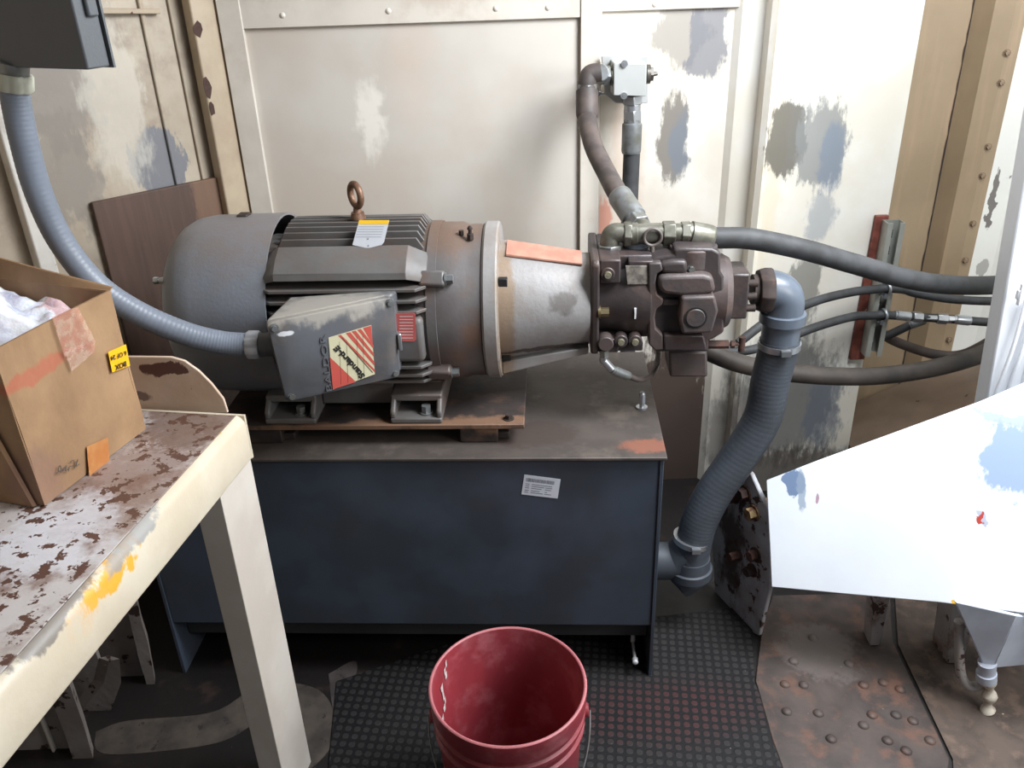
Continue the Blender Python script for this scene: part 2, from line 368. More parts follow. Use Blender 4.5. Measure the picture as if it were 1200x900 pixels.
# ceiling over the left half (keeps the left side dimmer); the right side is the open hatch
b = MB(); b.box((-.52, 1.25, ZT+.015), (1.72, 3.5, .03)); link('ceiling', b, m_trim, kind='structure')
# floor
N = NT('oily_steel_deck')
c = N.mix(N.ramp(N.noise(3, 6, .6), .35, .7), srgb('#1b1716'), srgb('#110f0f'))
c = N.mix(N.math('MULTIPLY', N.ramp(N.noise(11, 6), .55, .75), .5), c, srgb('#45352f'))
c = N.mix(N.ramp(N.noise(180, 2, .5), .77, .80), c, srgb('#8d8a80'))
N.bump(N.noise(40, 5), .4, .003); m_floor = N.done(c, .5)
b = MB(); b.box((.35, 1.2, -.02), (4.0, 3.5, .04)); link('floor', b, m_floor, kind='structure', smooth=0)

# ---- deck paint marks (faded)
m_mark = mat('faded_tan_paint', '#4f463e', .7, 0, .3, h2='#36302c', vscale=14, chips='#2a2322', cthr=.60, cscale=26)
def decal(name, px, m, z=.0, h=.0012):
    P = [W(x, y, z=z) for x, y in px]; P = smooth_path(P+[P[0]], 5)[:-1]
    b = MB(); b.prism(P, (0, 0, h)); return b
b = decal('x', [(112, 858), (150, 845), (245, 836), (290, 812), (325, 800), (372, 808), (392, 838), (385, 880), (340, 915), (300, 905), (345, 870), (352, 838), (325, 826), (295, 850), (250, 872), (150, 884), (114, 880)], m_mark)
solo('painted_marking', b, m_mark, 'faded tan painted loop and band on the dark deck behind the white leg', 'floor marking', smooth=0)
m_mark2 = mat('faded_grey_paint', '#4d4442', .7, 0, .3, h2='#383231', vscale=14, chips='#2a2322', cthr=.58, cscale=30)
b = decal('x', [(385, 790), (418, 776), (412, 828), (440, 830), (432, 855), (415, 842), (392, 835)], m_mark2)
solo('painted_marking', b, m_mark2, 'small faded grey arrow-like paint mark on the deck below the tank', 'floor marking', smooth=0)

# ================================================================ rubber mat
N = NT('studded_rubber_mat')
mp = N.n('ShaderNodeMapping'); mp.inputs['Rotation'].default_value = (0, 0, radians(8)); N.l(N.P, mp.inputs[0])
sx = N.n('ShaderNodeSeparateXYZ'); N.l(mp.outputs[0], sx.inputs[0])
def saw(o, per): return N.math('ABSOLUTE', N.math('SINE', N.math('MULTIPLY', o, pi/per)))
st = N.ramp(N.math('MULTIPLY', saw(sx.outputs[0], .022), saw(sx.outputs[1], .022)), .35, .6)
c = N.mix(N.ramp(N.noise(4, 5), .35, .65), srgb('#171516'), srgb('#111012'))
redp = N.math('MULTIPLY', N.patch(W(775, 835, z=0)-W(700, 830, z=0), (.22, .09, .3), .05, .9, 6), .7)
c = N.mix(N.math('MULTIPLY', st, .8), c, N.mix(redp, srgb('#2c2a2a'), srgb('#4a2425')))
c = N.mix(N.ramp(N.noise(140, 2), .77, .80), c, srgb('#a09a90'))
N.bump(st, .4, .002); m_mat = N.done(c, .6, spec=.3)
b = MB(); org = W(700, 830, z=0)
P = [W(395, 800, z=0), W(560, 745, z=0), W(720, 730, z=0), W(880, 712, z=0), W(884, 800, z=0), W(905, 860, z=0), W(935, 960, z=0), W(380, 960, z=0)]
b.prism([p+ZV*.006 for p in P], (0, 0, -.005))
for i, v in enumerate(b.v): b.v[i] = v-org
o = link('rubber_mat', b, m_mat, smooth=0); o.location = org; tag(o, 'dark studded rubber mat with a reddish patch on the deck round the red bucket', 'mat')

# ================================================================ rusty deck plate on the right
t = thing('rusty_deck_plate', 'rusty brown steel plate with round studs on the deck under the white gusset', 'floor plate', W(1000, 800, z=0))
m_plate = mat('rusty_deck_steel', '#4b403b', .6, 0, .4, h2='#332b28', vscale=9, grime='#67483a', gamt=.8, gscale=16, chips='#b5aca0', cthr=.73, cscale=60, bump=.8, bscale=30,
              patches=[(W(960, 765, z=0), (.09, .1, .2), '#635b58', .8, .06, .5)], org=W(1000, 800, z=0))
b = MB(); b.prism([W(x, y, z=0)+ZV*.008 for x, y in [(893, 735), (905, 700), (1042, 697), (1046, 755), (1112, 892), (1105, 940), (930, 940), (905, 870), (885, 800)]], (0, 0, -.007))
link('plate', b, m_plate, t, bevel=.002)
for x, y in [(953, 748), (995, 778), (942, 803), (920, 802), (922, 834), (959, 836), (1012, 803), (1022, 838), (974, 866), (1012, 850), (1040, 868), (1055, 808), (1070, 845), (1035, 800), (930, 775), (1090, 868), (1062, 880), (1050, 838)]:
    b = MB(); b.dome(W(x, y, z=.008), ZV, .013, .007, 14); link('stud', b, m_plate, t)
t2 = MB(); t2.prism([W(x, y, z=0)+ZV*.007 for x, y in [(1052, 757), (1048, 697), (1240, 705), (1240, 860), (1240, 940), (1118, 940), (1116, 892)]], (0, 0, -.006))
m_scale = mat('flaking_rust_scale', '#54473f', .75, 0, .4, h2='#3a2f29', vscale=9, grime='#6d5a4d', gamt=.7, gscale=20, chips='#c9c0b2', cthr=.70, cscale=45, bump=1, bscale=40)
solo('rusty_deck_plate', t2, m_scale, 'flaking rusty deck plate right of the joint, below the hopper', 'floor plate', smooth=0)

# ================================================================ hydraulic tank
t = thing('hydraulic_tank', 'dark blue-grey steel hydraulic tank with a dirty top standing under the motor', 'tank', M(-.26, 0, 0))
og = M(-.26, 0, 0)
m_tank = mat('blue_grey_enamel', '#434c5a', .42, 0, .15, h2='#393f48', vscale=5, grime='#3f3a38', gamt=.35, gscale=4, bump=.1, bscale=30)
m_ttop = mat('dirty_tank_top', '#4d4540', .6, 0, .3, h2='#3a3431', vscale=9, grime='#6b6058', gamt=.6, gscale=9, chips='#a89a88', cthr=.72, cscale=60, bump=.3, bscale=60,
             patches=[(M(.05, -.15, .65), (.1, .06, .1), '#3b2d28', .6, .05, .5), (M(.30, -.2, .65), (.06, .03, .1), '#8a5440', .7, .03, .6)], org=og)
SL, SR, TF, TB = -.86, .338, -.246, .28
b = MB(); b.mbox(SL+.006, SR-.006, TF+.004, TB, .165, .642); link('body', b, m_tank, t, bevel=.004)
b = MB(); b.mbox(SL-.002, SR+.006, TF-.006, TB+.01, .642, .650); link('top_plate', b, m_ttop, t, bevel=.002)
for s0 in (SL, SR-.008):
    b = MB(); b.mbox(s0, s0+.008, TF, TB, .0, .642); link('side_plate', b, m_tank, t, bevel=.001)
b = MB(); b.mbox(SL+.008, SR-.008, TF+.06, TF+.10, .08, .125); link('cross_bar', b, mat('dark_grey_paint', '#3a3b3c', .5), t, bevel=.003)
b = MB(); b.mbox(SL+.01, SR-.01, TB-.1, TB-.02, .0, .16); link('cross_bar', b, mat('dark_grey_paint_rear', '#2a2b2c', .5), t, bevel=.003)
b = MB(); p = MP(744, 772, TF+.01); b.cyl(p, p+MBv*-.012, .007); b.dome(p-MBv*.012, -MBv, .0075, .004); b.cyl(p, p+MBv*.07, .004); b.cyl(p+MBv*.06, p+MBv*.068+ZV*.09, .006)
link('drain_plug', b, mat('white_plug_metal', '#c7c9cb', .4, .3), t)['label'] = 'pale drain plug near the tank foot'
def top_bolt(px, py, r, h):
    p = W(px, py, z=.6505); b = MB(); b.cyl(p-ZV*.001, p+ZV*.004, r*1.7, n=24); b.cyl(p, p+ZV*(h*.4), r*.7); b.cyl(p+ZV*h*.35, p+ZV*h, r, n=6); b.dome(p+ZV*h, ZV, r*.95, h*.25)
    return b
link('fill_bolt', top_bolt(752, 478, .008, .035), steel, t)
# small label
me_ = M(0, TF+.0038, 0)
def tp(px, py, off=.0006): return WP(px, py, me_, MBv)-MBv*off
m_lbl = mat('white_label_paper', '#cfd3dd', .5, 0, .05, bump=0); m_ink = mat('grey_label_ink', '#6a6f7c', .6, bump=0)
lb = [(614.5, 556), (657, 561.5), (653.5, 584), (611, 579)]
b = MB(); b.prism([tp(x, y, .0002) for x, y in lb], -MBv*.0008); L = link('label', b, m_lbl, t); L['label'] = 'white barcode label'
def lerp4(q, u, v):
    a = V(q[0])*(1-u)+V(q[1])*u; c_ = V(q[3])*(1-u)+V(q[2])*u; return a*(1-v)+c_*v
LQ = [V((x, y)) for x, y in lb]
def lq(u, v, off=.0012): p = lerp4(LQ, u, v); return tp(p.x, p.y, off)
b = MB(); rr = random.Random(2); u = .07
while u < .84:
    w_ = rr.choice((.007, .012, .018)); b.poly([lq(u, .14), lq(u+w_, .14), lq(u+w_, .32), lq(u, .32)], [(0, 1, 2, 3)]); u += w_+rr.choice((.008, .012))
for j, v0 in enumerate((.42, .52, .62, .74, .84)):
    for (a_, c_) in ((.07, .18), (.24, .24+.1+.3*rr.random()), (.62, .62+.22*rr.random())):
        b.poly([lq(a_, v0), lq(c_, v0), lq(c_, v0+.035), lq(a_, v0+.035)], [(0, 1, 2, 3)])
link('barcode', b, m_ink, L, smooth=0)

# ================================================================ motor mounting plate
t = thing('motor_mounting_plate', 'rust-edged steel plate on blocks between the motor and the tank', 'mounting plate', M(-.3, 0, .65))
m_mp = mat('rusty_dark_plate', '#352d2a', .6, 0, .4, h2='#272221', vscale=14, grime='#5f463a', gamt=.5, gscale=18, bump=.3,
           patches=[(M(-.3, -.195, .70), (1, .02, .02), '#8d6a52', .6, .03, .8)], org=M(-.3, 0, .65))
b = MB(); b.mbox(-.66, .035, -.195, .20, .690, .702); link('plate', b, m_mp, t, bevel=.002)
for s0 in (-.60, -.11):
    b = MB(); b.mbox(s0, s0+.085, -.185, .185, .650, .690); b.mbox(s0+.08, s0+.11, -.17, -.12, .650, .668); link('spacer_block', b, m_mp, t, bevel=.003)
for s_, t_ in ((-.60, -.17), (.0, -.17)):
    p = M(s_, t_, .702); b = MB(); b.bolt(p, ZV, .009, .012); link('bolt', b, darkrust, t)

# ================================================================ electric motor
t = thing('electric_motor', 'large grey ribbed electric motor lying on the mounting plate', 'motor', M(-.33, 0, .702))
og = M(-.33, 0, .702); MOTOR = t
m_mot = mat('dusty_grey_motor_enamel', '#666564', .45, 0, .15, h2='#5b5653', vscale=7, grime='#6d5a50', gamt=.6, gscale=9, bump=.2, bscale=70)
m_cowl = mat('blue_grey_cowl_enamel', '#7b7f88', .42, 0, .12, h2='#73767b', vscale=5, grime='#7d726c', gamt=.5, gscale=7, bump=.2, bscale=150,
             patches=[(M(-.6, 0, ZA+.2), (.3, .2, .07), '#7c6e66', .4, .05, .8)], org=og)
b = MB(); ax0 = M(0, 0, ZA)
def mlathe(b, prof, n=64, z=ZA, tt=0): return b.lathe(M(0, tt, z), MA, prof, n, False)
# cowl: domed, open rim with thickness
mlathe(b, [(-.752, .02), (-.752, .08), (-.748, .13), (-.738, .160), (-.720, .182), (-.695, .196), (-.66, .203), (-.498, .205), (-.498, .200), (-.66, .197), (-.70, .18)], 72)
b.f.append(tuple(range(72)))
link('fan_cover', b, m_cowl, t, smooth=50)
b = MB(); p = M(-.725, -.09, ZA+.125)
p0 = M(-.757, -.115, ZA+.100); b.cyl(p0+MA*.035, p0+MA*.006, .010, .006); b.cyl(p0+MA*.006, p0-MA*.004, .008, n=6); link('cover_screw', b, steel, t)
b = MB(); b.mbox(-.60, -.575, .0, .03, ZA+.199, ZA+.208); link('cover_lug', b, darkrust, t, bevel=.003)
# inner stator body + fins
b = MB(); mlathe(b, [(-.53, .05), (-.53, .158), (-.17, .158), (-.17, .05)], 64)
def fin(path, thick, axis):     # fin outline: s0..s1 with chamfered ends
    pass
R_ = .199
for i in range(-5, 6):                 # upright fins over the top
    tt = i*.0215; zt = sqrt(R_**2-tt**2)*.985+ZA
    if abs(i) == 5: zt -= .004
    z0 = ZA+.10
    c1, c2 = -.495, -.162
    out = [(c1, z0), (c1, zt-.03), (c1+.018, zt), (c2-.025, zt), (c2, zt-.04), (c2, z0)]
    b.prism([M(s_, tt-.003, z_) for s_, z_ in out], MBv*.006)
for zz in (.096, .072, .048, -.078, -.100, -.122):
    for sg in (-1, 1):                 # level fins on both sides
        tb = min(sqrt(R_**2-zz**2)+.016, .193); c1, c2 = -.503, -.162
        out = [(c1, .10), (c1, tb-.012), (c1+.014, tb), (c2-.02, tb), (c2, tb-.02), (c2, .10)]
        b.prism([M(s_, sg*q_, ZA+zz-.0035) for s_, q_ in out], ZV*.007)
# smooth corner blocks at 45 degrees
for sg in (-1, 1):
    def blk(s_, k): return [M(s_, sg*q[0]*k, ZA+q[1]*k) for q in ((.100, .150), (.116, .168), (.150, .152), (.178, .130), (.182, .116), (.11, .112))]
    secs = [(-.503, .93), (-.475, 1.02), (-.20, 1.02), (-.162, .88)]
    k = len(b.v)
    for s_, q in secs: b.v += blk(s_, q)
    for a in range(3):
        for i in range(6): b.f.append((k+6*a+i, k+6*a+(i+1) % 6, k+6*a+6+(i+1) % 6, k+6*a+6+i))
    b.f.append(tuple(k+i for i in range(6))); b.f.append(tuple(k+18+i for i in reversed(range(6))))
link('finned_frame', b, m_mot, t, bevel=.0012, smooth=30)
# lower side boss behind the terminal box
b = MB(); b.mbox(-.50, -.172, -.196, -.10, ZA-.066, ZA+.036); link('side_boss', b, m_mot, t, bevel=.012, seg=3)
# drive end bell
m_bell = mat('brown_stained_bell', '#625f5e', .45, 0, .15, h2='#575050', vscale=8, grime='#6a5040', gamt=.7, gscale=7, bump=.2, bscale=120, 
             patches=[(M(-.12, -.02, ZA+.17), (.08, .1, .05), '#6d5444', .7, .04, .7)], org=og)
b = MB(); mlathe(b, [(-.19, .05), (-.19, .170), (-.172, .178), (-.10, .178), (-.085, .172), (-.052, .172), (-.052, .05)], 72); link('end_bell', b, m_bell, t, smooth=50)
b = MB(); mlathe(b, [(-.166, .1785), (-.1655, .182), (-.145, .182), (-.1445, .1785)], 72); link('bell_rim', b, m_bell, t, smooth=40)
for ang in (35, 145, 215, 325):        # lugs with bolts
    a = radians(ang); e = MBv*cos(a)*-1+ZV*sin(a)
    p = M(-.15, 0, ZA)+e*.186; b = MB(); b.box(p, (.055, .034, .028), (MA, e.cross(MA), e)); L = link('lug', b, m_bell, t, bevel=.006)
    b = MB(); b.bolt(p+MA*.026+e*.002, MA, .010, .018); link('bolt', b, dullsteel, t)
b = MB(); p = M(-.075, -.06, ZA+.163); b.cyl(p, p+ZV*.012, .008, n=6); b.cyl(p+ZV*.01, p+ZV*.024, .004); b.dome(p+ZV*.022, ZV, .006, .008); link('grease_fitting', b, darkrust, t)
b = MB(); p = M(-.095, -.05, ZA+.170); b.cyl(p, p+ZV*.01, .006, n=6)
link('plug', b, darkrust, t)
# feet
for s0 in (-.545, -.262):
    b = MB()
    b.mbox(s0, s0+.115, -.190, -.08, .702, .716)
    for sa in (s0, s0+.103): b.prism([M(sa, -.188, .714), M(sa, -.188, .73), M(sa, -.16, .757), M(sa, -.08, .757), M(sa, -.08, .714)], MA*.012)
    b.mbox(s0, s0+.115, -.165, -.10, .745, .762)
    b.mbox(s0, s0+.115, -.09, .190, .703, .757)
    link('foot', b, m_mot, t, bevel=.004)
    b = MB(); b.bolt(M(s0+.078, -.165, .716), ZV, .011, .02); link('bolt', b, dullsteel, t)
b = MB(); b.mbox(-.43, -.262, -.12, .12, .716, .79); link('base_rib', b, m_mot, t, bevel=.004)
# lifting eye
b = MB(); p = M(-.327, 0, ZA+.196); b.cyl(p, p+ZV*.014, .017, .014); b.cyl(p+ZV*.012, p+ZV*.024, .010, .008)
b.torus(p+ZV*.052, (MA+MBv*.8).normalized(), .024, .0075, 28, 12)
m_eye = mat('rusty_brown_forging', '#8a6a55', .5, .3, .4, h2='#5d4030', vscale=40)
link('lifting_eye', b, m_eye, t)['label'] = 'rusty lifting eye bolt'
# name plate lying on the fins
m_silver = mat('silver_plate_metal', '#c3c5cb', .4, .25, .08, bump=0); m_yel = mat('yellow_plate_band', '#e3b323', .5, bump=0)
npx = [(421, 258), (456, 258), (450, 283), (447, 287), (431, 291), (413, 287)]
nn = (MBv*-.62+ZV*.78).normalized(); npo = M(-.28, -.115, ZA+.176)
def npl(x, y, off=0): return WP(x, y, npo, nn)+nn*off
b = MB(); b.prism([npl(x, y) for x, y in npx], nn*-.0015)
p0, p1 = npl(430, 275), npl(440, 275); b.cyl(p0-nn*.03, p0-nn*.001, .004); b.cyl(p1-nn*.03, p1-nn*.001, .004)
NP_ = link('name_plate', b, m_silver, t); NP_['label'] = 'silver name plate with yellow band'
b = MB(); b.poly([npl(x, y, .0004) for x, y in [(421, 258), (456, 258), (455, 263), (419.6, 263)]], [(0, 1, 2, 3)]); link('yellow_band', b, m_yel, NP_, smooth=0)
b = MB()
for j in range(5):
    y = 265.5+j*3; b.poly([npl(x, yy, .0004) for x, yy in [(420-j*.8, y), (450-j*.8, y), (450-j*.8, y+.7), (420-j*.8, y+.7)]], [(0, 1, 2, 3)])
b.cyl(npl(431.5, 280), npl(431.5, 280, .002), .0015, n=8); b.cyl(npl(432, 288), npl(432, 288, .002), .0015, n=8)
link('plate_text', b, mat('pale_grey_print', '#9a9ca2', .5, bump=0), NP_, smooth=0)
# red caution plate
tq = -.1965
b = MB(); b.prism([MP(x, y, tq) for x, y in [(464, 367), (485, 366.5), (487, 369), (487.5, 398), (485, 400), (464, 399)]], -MBv*.0015)
RP = link('caution_plate', b, mat('red_plate_print', '#c4625e', .5, bump=0), t); RP['label'] = 'small red and white caution plate'
b = MB()
for j in range(8):
    y = 370.5+j*3.6; b.poly([MP(x, yy, tq-.002) for x, yy in [(468, y), (484+.5*(j % 2), y), (484, y+.8), (468, y+.8)]], [(0, 1, 2, 3)])
link('plate_text', b, mat('white_print', '#e3d8d4', .5, bump=0), RP, smooth=0)
# terminal box: wedge, deep at its left
A_ = W(313, 378, y=1.50); B_ = W(335, 473, y=1.505); yb = 1.652
TLb, TRb, BRb, BLb = W(341, 349, y=yb), W(462, 348, y=yb-.03), W(470, 443, y=yb-.03), W(352, 462, y=yb)
fTL, fBL, fTR, fBR = W(313, 380, y=1.515), W(336, 473, y=1.520), W(463, 349, y=1.612), W(470, 443, y=1.617)
nC = (fTR-fTL).cross(fBL-fTL).normalized()
if nC.y > 0: nC = -nC
back = V((.03, 1, .0)).normalized()
def push(p, y): return p+V((0, 1, 0))*(y-p.y)
m_box = mat('grey_box_enamel', '#5d5f64', .38, 0, .12, h2='#545456', vscale=9, grime='#77695e', gamt=.4, gscale=10, bump=.15, bscale=80,
            patches=[(fTL+V((.10, .05, .005)), (.12, .12, .022), '#a59f96', .8, .03, .8, 30), (fTL+V((.03, 0, -.025)), (.016, .05, .006), '#d8dade', .9, .006, .3)], org=og)
m_cov = m_box
b = MB()
bTL, bBL, bTR, bBR = [push(p, 1.66) for p in (fTL, fBL, fTR, fBR)]
sh = V((.022, 0, .0)); bTL = bTL+V((.012, 0, .0))
lid = .022
b.hexa([fBL-nC*lid*1, fBR-nC*lid, bBR, bBL, fTL-nC*lid, fTR-nC*lid, bTR, bTL]); link_tb = link('terminal_box', b, m_box, t, bevel=.006, seg=3)
b = MB()     # cover with cut corners and rounded edges
def cp(u, v, off=0): return lerp4([fTL, fTR, fBR, fBL], u, v)+nC*off
o1 = [(.0, .03), (.04, 0), (.96, 0), (1, .04), (1, .96), (.96, 1), (.04, 1), (0, .96)]
o2 = [(.05, .14), (.16, .07), (.86, .07), (.93, .13), (.95, .84), (.87, .92), (.14, .93), (.06, .84)]
v1 = [cp(u, v, -lid) for u, v in o1]; v2 = [cp(u, v, -.006) for u, v in o1]; v3 = [cp(u, v, .0) for u, v in o2]
b.poly(v1+v2+v3, [tuple(reversed(range(8)))]+[(i, (i+1) % 8, 8+(i+1) % 8, 8+i) for i in range(8)]+[(8+i, 8+(i+1) % 8, 16+(i+1) % 8, 16+i) for i in range(8)]+[tuple(range(16, 24))])
TC = link('cover', b, m_cov, link_tb, bevel=.003, seg=3, smooth=40)
# (sub-parts of the motor's terminal box)
for u, v in ((.045, .07), (.955, .055), (.955, .93), (.055, .93)):
    b = MB(); p = cp(u, v, -.008); b.cyl(p, p+nC*.006, .0085, n=20); b.cyl(p+nC*.005, p+nC*.010, .0055, n=12); link('cover_screw', b, dullsteel, link_tb)
def sp(px, py, off=.0008): return WP(px, py, cp(.5, .5), nC)+nC*off
Tq = (384.8, 395.5), (435, 380.8), (439.2, 438.3), (390, 456.3)
C_ = lambda x, y: (300+x/6.667, 340+y/6.667)
m_cream = mat('cream_sticker', '#cfc9a8', .5, 0, .08, bump=0); m_red = mat('red_sticker_print', '#c4564c', .5, 0, .1, bump=0); m_dk = mat('black_sticker_print', '#2c2a28', .5, bump=0)
b = MB(); b.prism([sp(*q, .0003) for q in Tq], nC*.0006); link('sticker', b, m_cream, link_tb)['label'] = 'red and cream sticker with black lettering'
b = MB(); b.poly([sp(*C_(x, y), .0012) for x, y in [(575, 520), (780, 715), (600, 773)]], [(0, 1, 2)])
for (x0, y0, x1, y1, w_) in ((700, 335, 925, 590, 22), (745, 322, 920, 520, 20), (790, 308, 917, 455, 18), (640, 352, 928, 640, 14)):
    b.poly([sp(*C_(x, y), .0012) for x, y in [(x0, y0), (x0+w_*1.6, y0-w_*.4), (x1, y1-w_*1.4), (x1, y1)]], [(0, 1, 2, 3)])
b.poly([sp(*C_(x, y), .0012) for x, y in [(835, 294), (898, 276), (912, 430)]], [(0, 1, 2)])
link('sticker_print', b, m_red, link_tb, smooth=0)
b = MB()
for x in (650, 705, 785, 832): b.poly([sp(*C_(xx, yy), .0014) for xx, yy in [(x, 400-(x-650)*.28), (x+2, 400-(x-650)*.28), (x+14, 735-(x-650)*.27), (x+12, 735-(x-650)*.27)]], [(0, 1, 2, 3)])
b.poly([sp(*C_(xx, yy), .0014) for xx, yy in [(668, 372), (670, 368), (912, 640), (908, 643)]], [(0, 1, 2, 3)])
link('sticker_lines', b, m_dk, link_tb, smooth=0)
pS, pE = sp(*C_(838, 678)), sp(*C_(622, 440)); xd = (pE-pS); yd = nC.cross(xd).normalized()
text_mesh('sticker_lettering', 'Standard-E', .0148, (pS+pE)/2+nC*.0008, xd, yd, m_dk, link_tb, .0003, .0006, (pE-pS).length)
pS, pE = sp(*C_(575, 790)), sp(*C_(520, 350)); xd = (pE-pS); yd = nC.cross(xd).normalized()
text_mesh('raised_lettering', 'BALDOR', .019, (pS+pE)/2, xd, yd, m_cov, link_tb, .0012, .0001, (pE-pS).length, .5)
b = MB(); p = cp(1.0, .55, -.01); b.box(p+V((.004, 0, 0)), (.008, .02, .038), ((fTR-fTL).normalized(), nC, ZV)); b2 = p
link('side_clip', b, steel, link_tb, bevel=.002)
# threaded hub at the left of the box
hubp = W(322, 403, y=1.585)
b = MB(); b.cyl(hubp+V((.02, 0, 0)), W(304, 404, y=1.58), .026, .024); link('conduit_hub', b, m_box, link_tb)

# ================================================================ adapter housing
t = thing('adapter_housing', 'pale cast aluminium bell housing between the grey motor and the brown pump', 'housing', M(.06, 0, .74))
og = M(.06, 0, .74)
m_alu = mat('stained_cast_aluminium', '#a09e9e', .45, .25, .1, h2='#928e8c', vscale=8, grime='#8f8278', gamt=.4, gscale=9, bump=.3, bscale=90,
    patches=[(M(.125, -.11, ZA+.03), (.03, .06, .022), '#6d6864', .8, .03, .7, 25), (M(0, -.15, ZA), (.018, .2, .3), '#8d7458', .7, .01, .8, 14), (M(.09, -.10, ZA-.085), (.12, .1, .008), '#4b3c38', .9, .012, .5, 25)], org=og)
b = MB(); mlathe(b, [(-.050, .02), (-.050, .173), (-.045, .178), (-.020, .178), (-.016, .174), (-.016, .135), (.0, .135), (.17, .104), (.182, .104), (.182, .02)], 72); 
link('cone_housing', b, m_alu, t, smooth=32)
m_cop = mat('orange_primer_plate', '#b98572', .5, 0, .15, h2='#a07060', vscale=20)
b = MB()
q = [(.0, -.060, .1235), (.165, -.050, .096), (.165, .0, .109), (.0, .0, .1375)]
b.poly([M(s_, t_, ZA+z_) for s_, t_, z_ in q]+[M(s_, t_, ZA+z_+.005) for s_, t_, z_ in q], [(3, 2, 1, 0), (4, 5, 6, 7), (0, 1, 5, 4), (1, 2, 6, 5), (2, 3, 7, 6), (3, 0, 4, 7)])
link('access_cover', b, m_cop, t, bevel=.001)['label'] = 'orange painted access cover'
# opening slots in the cone and lower web
for (zz, h_) in ((.078, .026), (-.098, .026)):
    tt = -sqrt(.131**2-min(zz*zz, .0168)) if abs(zz) < .13 else -.03
    b = MB(); b.mbox(-.0155, .004, tt-.008, tt+.01, ZA+zz-h_/2, ZA+zz+h_/2); link('bolt_pocket', b, black, t, bevel=.002)
b = MB()
b.prism([M(-.016, -.085, ZA-.118), M(.18, -.075, ZA-.088), M(.18, -.075, ZA-.105), M(-.016, -.085, ZA-.150)], MBv*.06); link('lower_web', b, m_alu, t, bevel=.003)

# ================================================================ hydraulic pump
t = thing('hydraulic_pump', 'dark brown cast hydraulic pump bolted to the aluminium housing', 'pump', M(.35, 0, .82))
og = M(.35, 0, .82)
m_pump = mat('oily_brown_casting', '#403938', .42, .1, .2, h2='#3a3335', vscale=8, grime='#5a473f', gamt=.5, gscale=12, bump=.35, bscale=90)
m_pump2 = mat('dusty_brown_casting', '#524745', .5, .1, .2, h2='#464040', vscale=10, grime='#6b554c', gamt=.5, gscale=14, bump=.35, bscale=90)
b = MB()
hp = [(.184, z_) for z_ in ()]
b.prism([M(.183, t_, PZ+z_) for t_, z_ in [(-.098, -.112), (.10, -.112), (.11, -.10), (.11, .10), (.10, .108), (-.095, .108), (-.105, .098), (-.105, -.1)]], MA*.018)
link('mounting_flange', b, m_pump, t, bevel=.005)
b = MB()
mlathe(b, [(.198, .07), (.198, .086), (.235, .090), (.262, .100), (.30, .102), (.315, .102), (.315, .07)], 56, PZ-.002)
b.mbox(.200, .245, -.100, .09, PZ+.055, PZ+.108); b.mbox(.200, .245, -.1, .09, PZ-.108, PZ-.075); b.mbox(.20, .30, -.085, .08, PZ-.112, PZ-.09); b.mbox(.20, .315, -.06, .08, PZ+.07, PZ+.104)
FH = link('front_housing', b, m_pump, t, bevel=.004)
D_ = lambda pts: [(650+x/4, 225+y/4) for x, y in pts]
b = MB(); b.mpx(D_([(440, 325), (480, 305), (560, 296), (560, 270), (600, 262), (740, 265), (780, 285), (780, 375), (795, 400), (795, 660), (745, 690), (722, 700), (722, 750), (475, 752), (440, 715)]), -.078, .095)
link('rear_housing', b, m_pump, t, bevel=.006, seg=3)
b = MB(); b.mpx(D_([(440, 335), (500, 330), (508, 368), (480, 385), (474, 425), (482, 480), (512, 505), (505, 532), (478, 550), (470, 590), (476, 640), (508, 672), (512, 740), (470, 745), (440, 715)]), -.097, -.075); link('cast_web', b, m_pump2, t, bevel=.004)
b = MB(); b.mpx(D_([(488, 400), (530, 392), (700, 388), (745, 400), (757, 470), (700, 485), (590, 490), (510, 480), (484, 450)]), -.106, -.07); link('cast_web', b, m_pump2, t, bevel=.009, seg=3)
b = MB(); b.mpx(D_([(596, 495), (752, 488), (768, 560), (738, 662), (598, 668), (584, 600)]), -.118, -.07); PB = link('port_block', b, m_pump2, t, bevel=.006, seg=3)
p = MP(650+660/4, 225+590/4, -.118)
b = MB(); b.lathe(p, -MBv, [(0, .0245), (.0012, .0245), (.0012, .021), (.0005, .021)], 32); link('cap_groove', b, black, t)
b = MB(); b.lathe(p, -MBv, [(-.004, .0205), (.0016, .0205), (.003, .019)], 32); link('port_cap', b, m_pump2, t)
b = MB(); b.mpx(D_([(510, 505), (590, 505), (584, 535), (500, 535)]), -.09, -.07); link('cast_web', b, m_pump, t, bevel=.003)
b = MB(); b.mpx(D_([(512, 672), (700, 672), (715, 745), (512, 745)]), -.100, -.07); link('cast_web', b, m_pump, t, bevel=.004)
b = MB(); b.mpx(D_([(492, 335), (560, 322), (622, 322), (626, 385), (560, 388), (500, 385)]), -.094, -.07); link('valve_boss', b, m_pump, t, bevel=.009, seg=3)
# round top port
pt = (MP(650+670/4, 225+285/4, -.03)); zt = 1.069
b = MB(); c_ = M(.405, -.03, PZ+.072); b.cyl(c_, c_+ZV*(.045), .052, n=40); b.mbox(.355, .455, -.03, .04, PZ+.07, PZ+.112)
link('top_port', b, m_pump2, t, bevel=.004, seg=3)
b = MB(); p = MP(650+640/4, 225+358/4, -.078); b.bolt(p, -MBv, .007, .012); link('bolt', b, dullsteel, t)
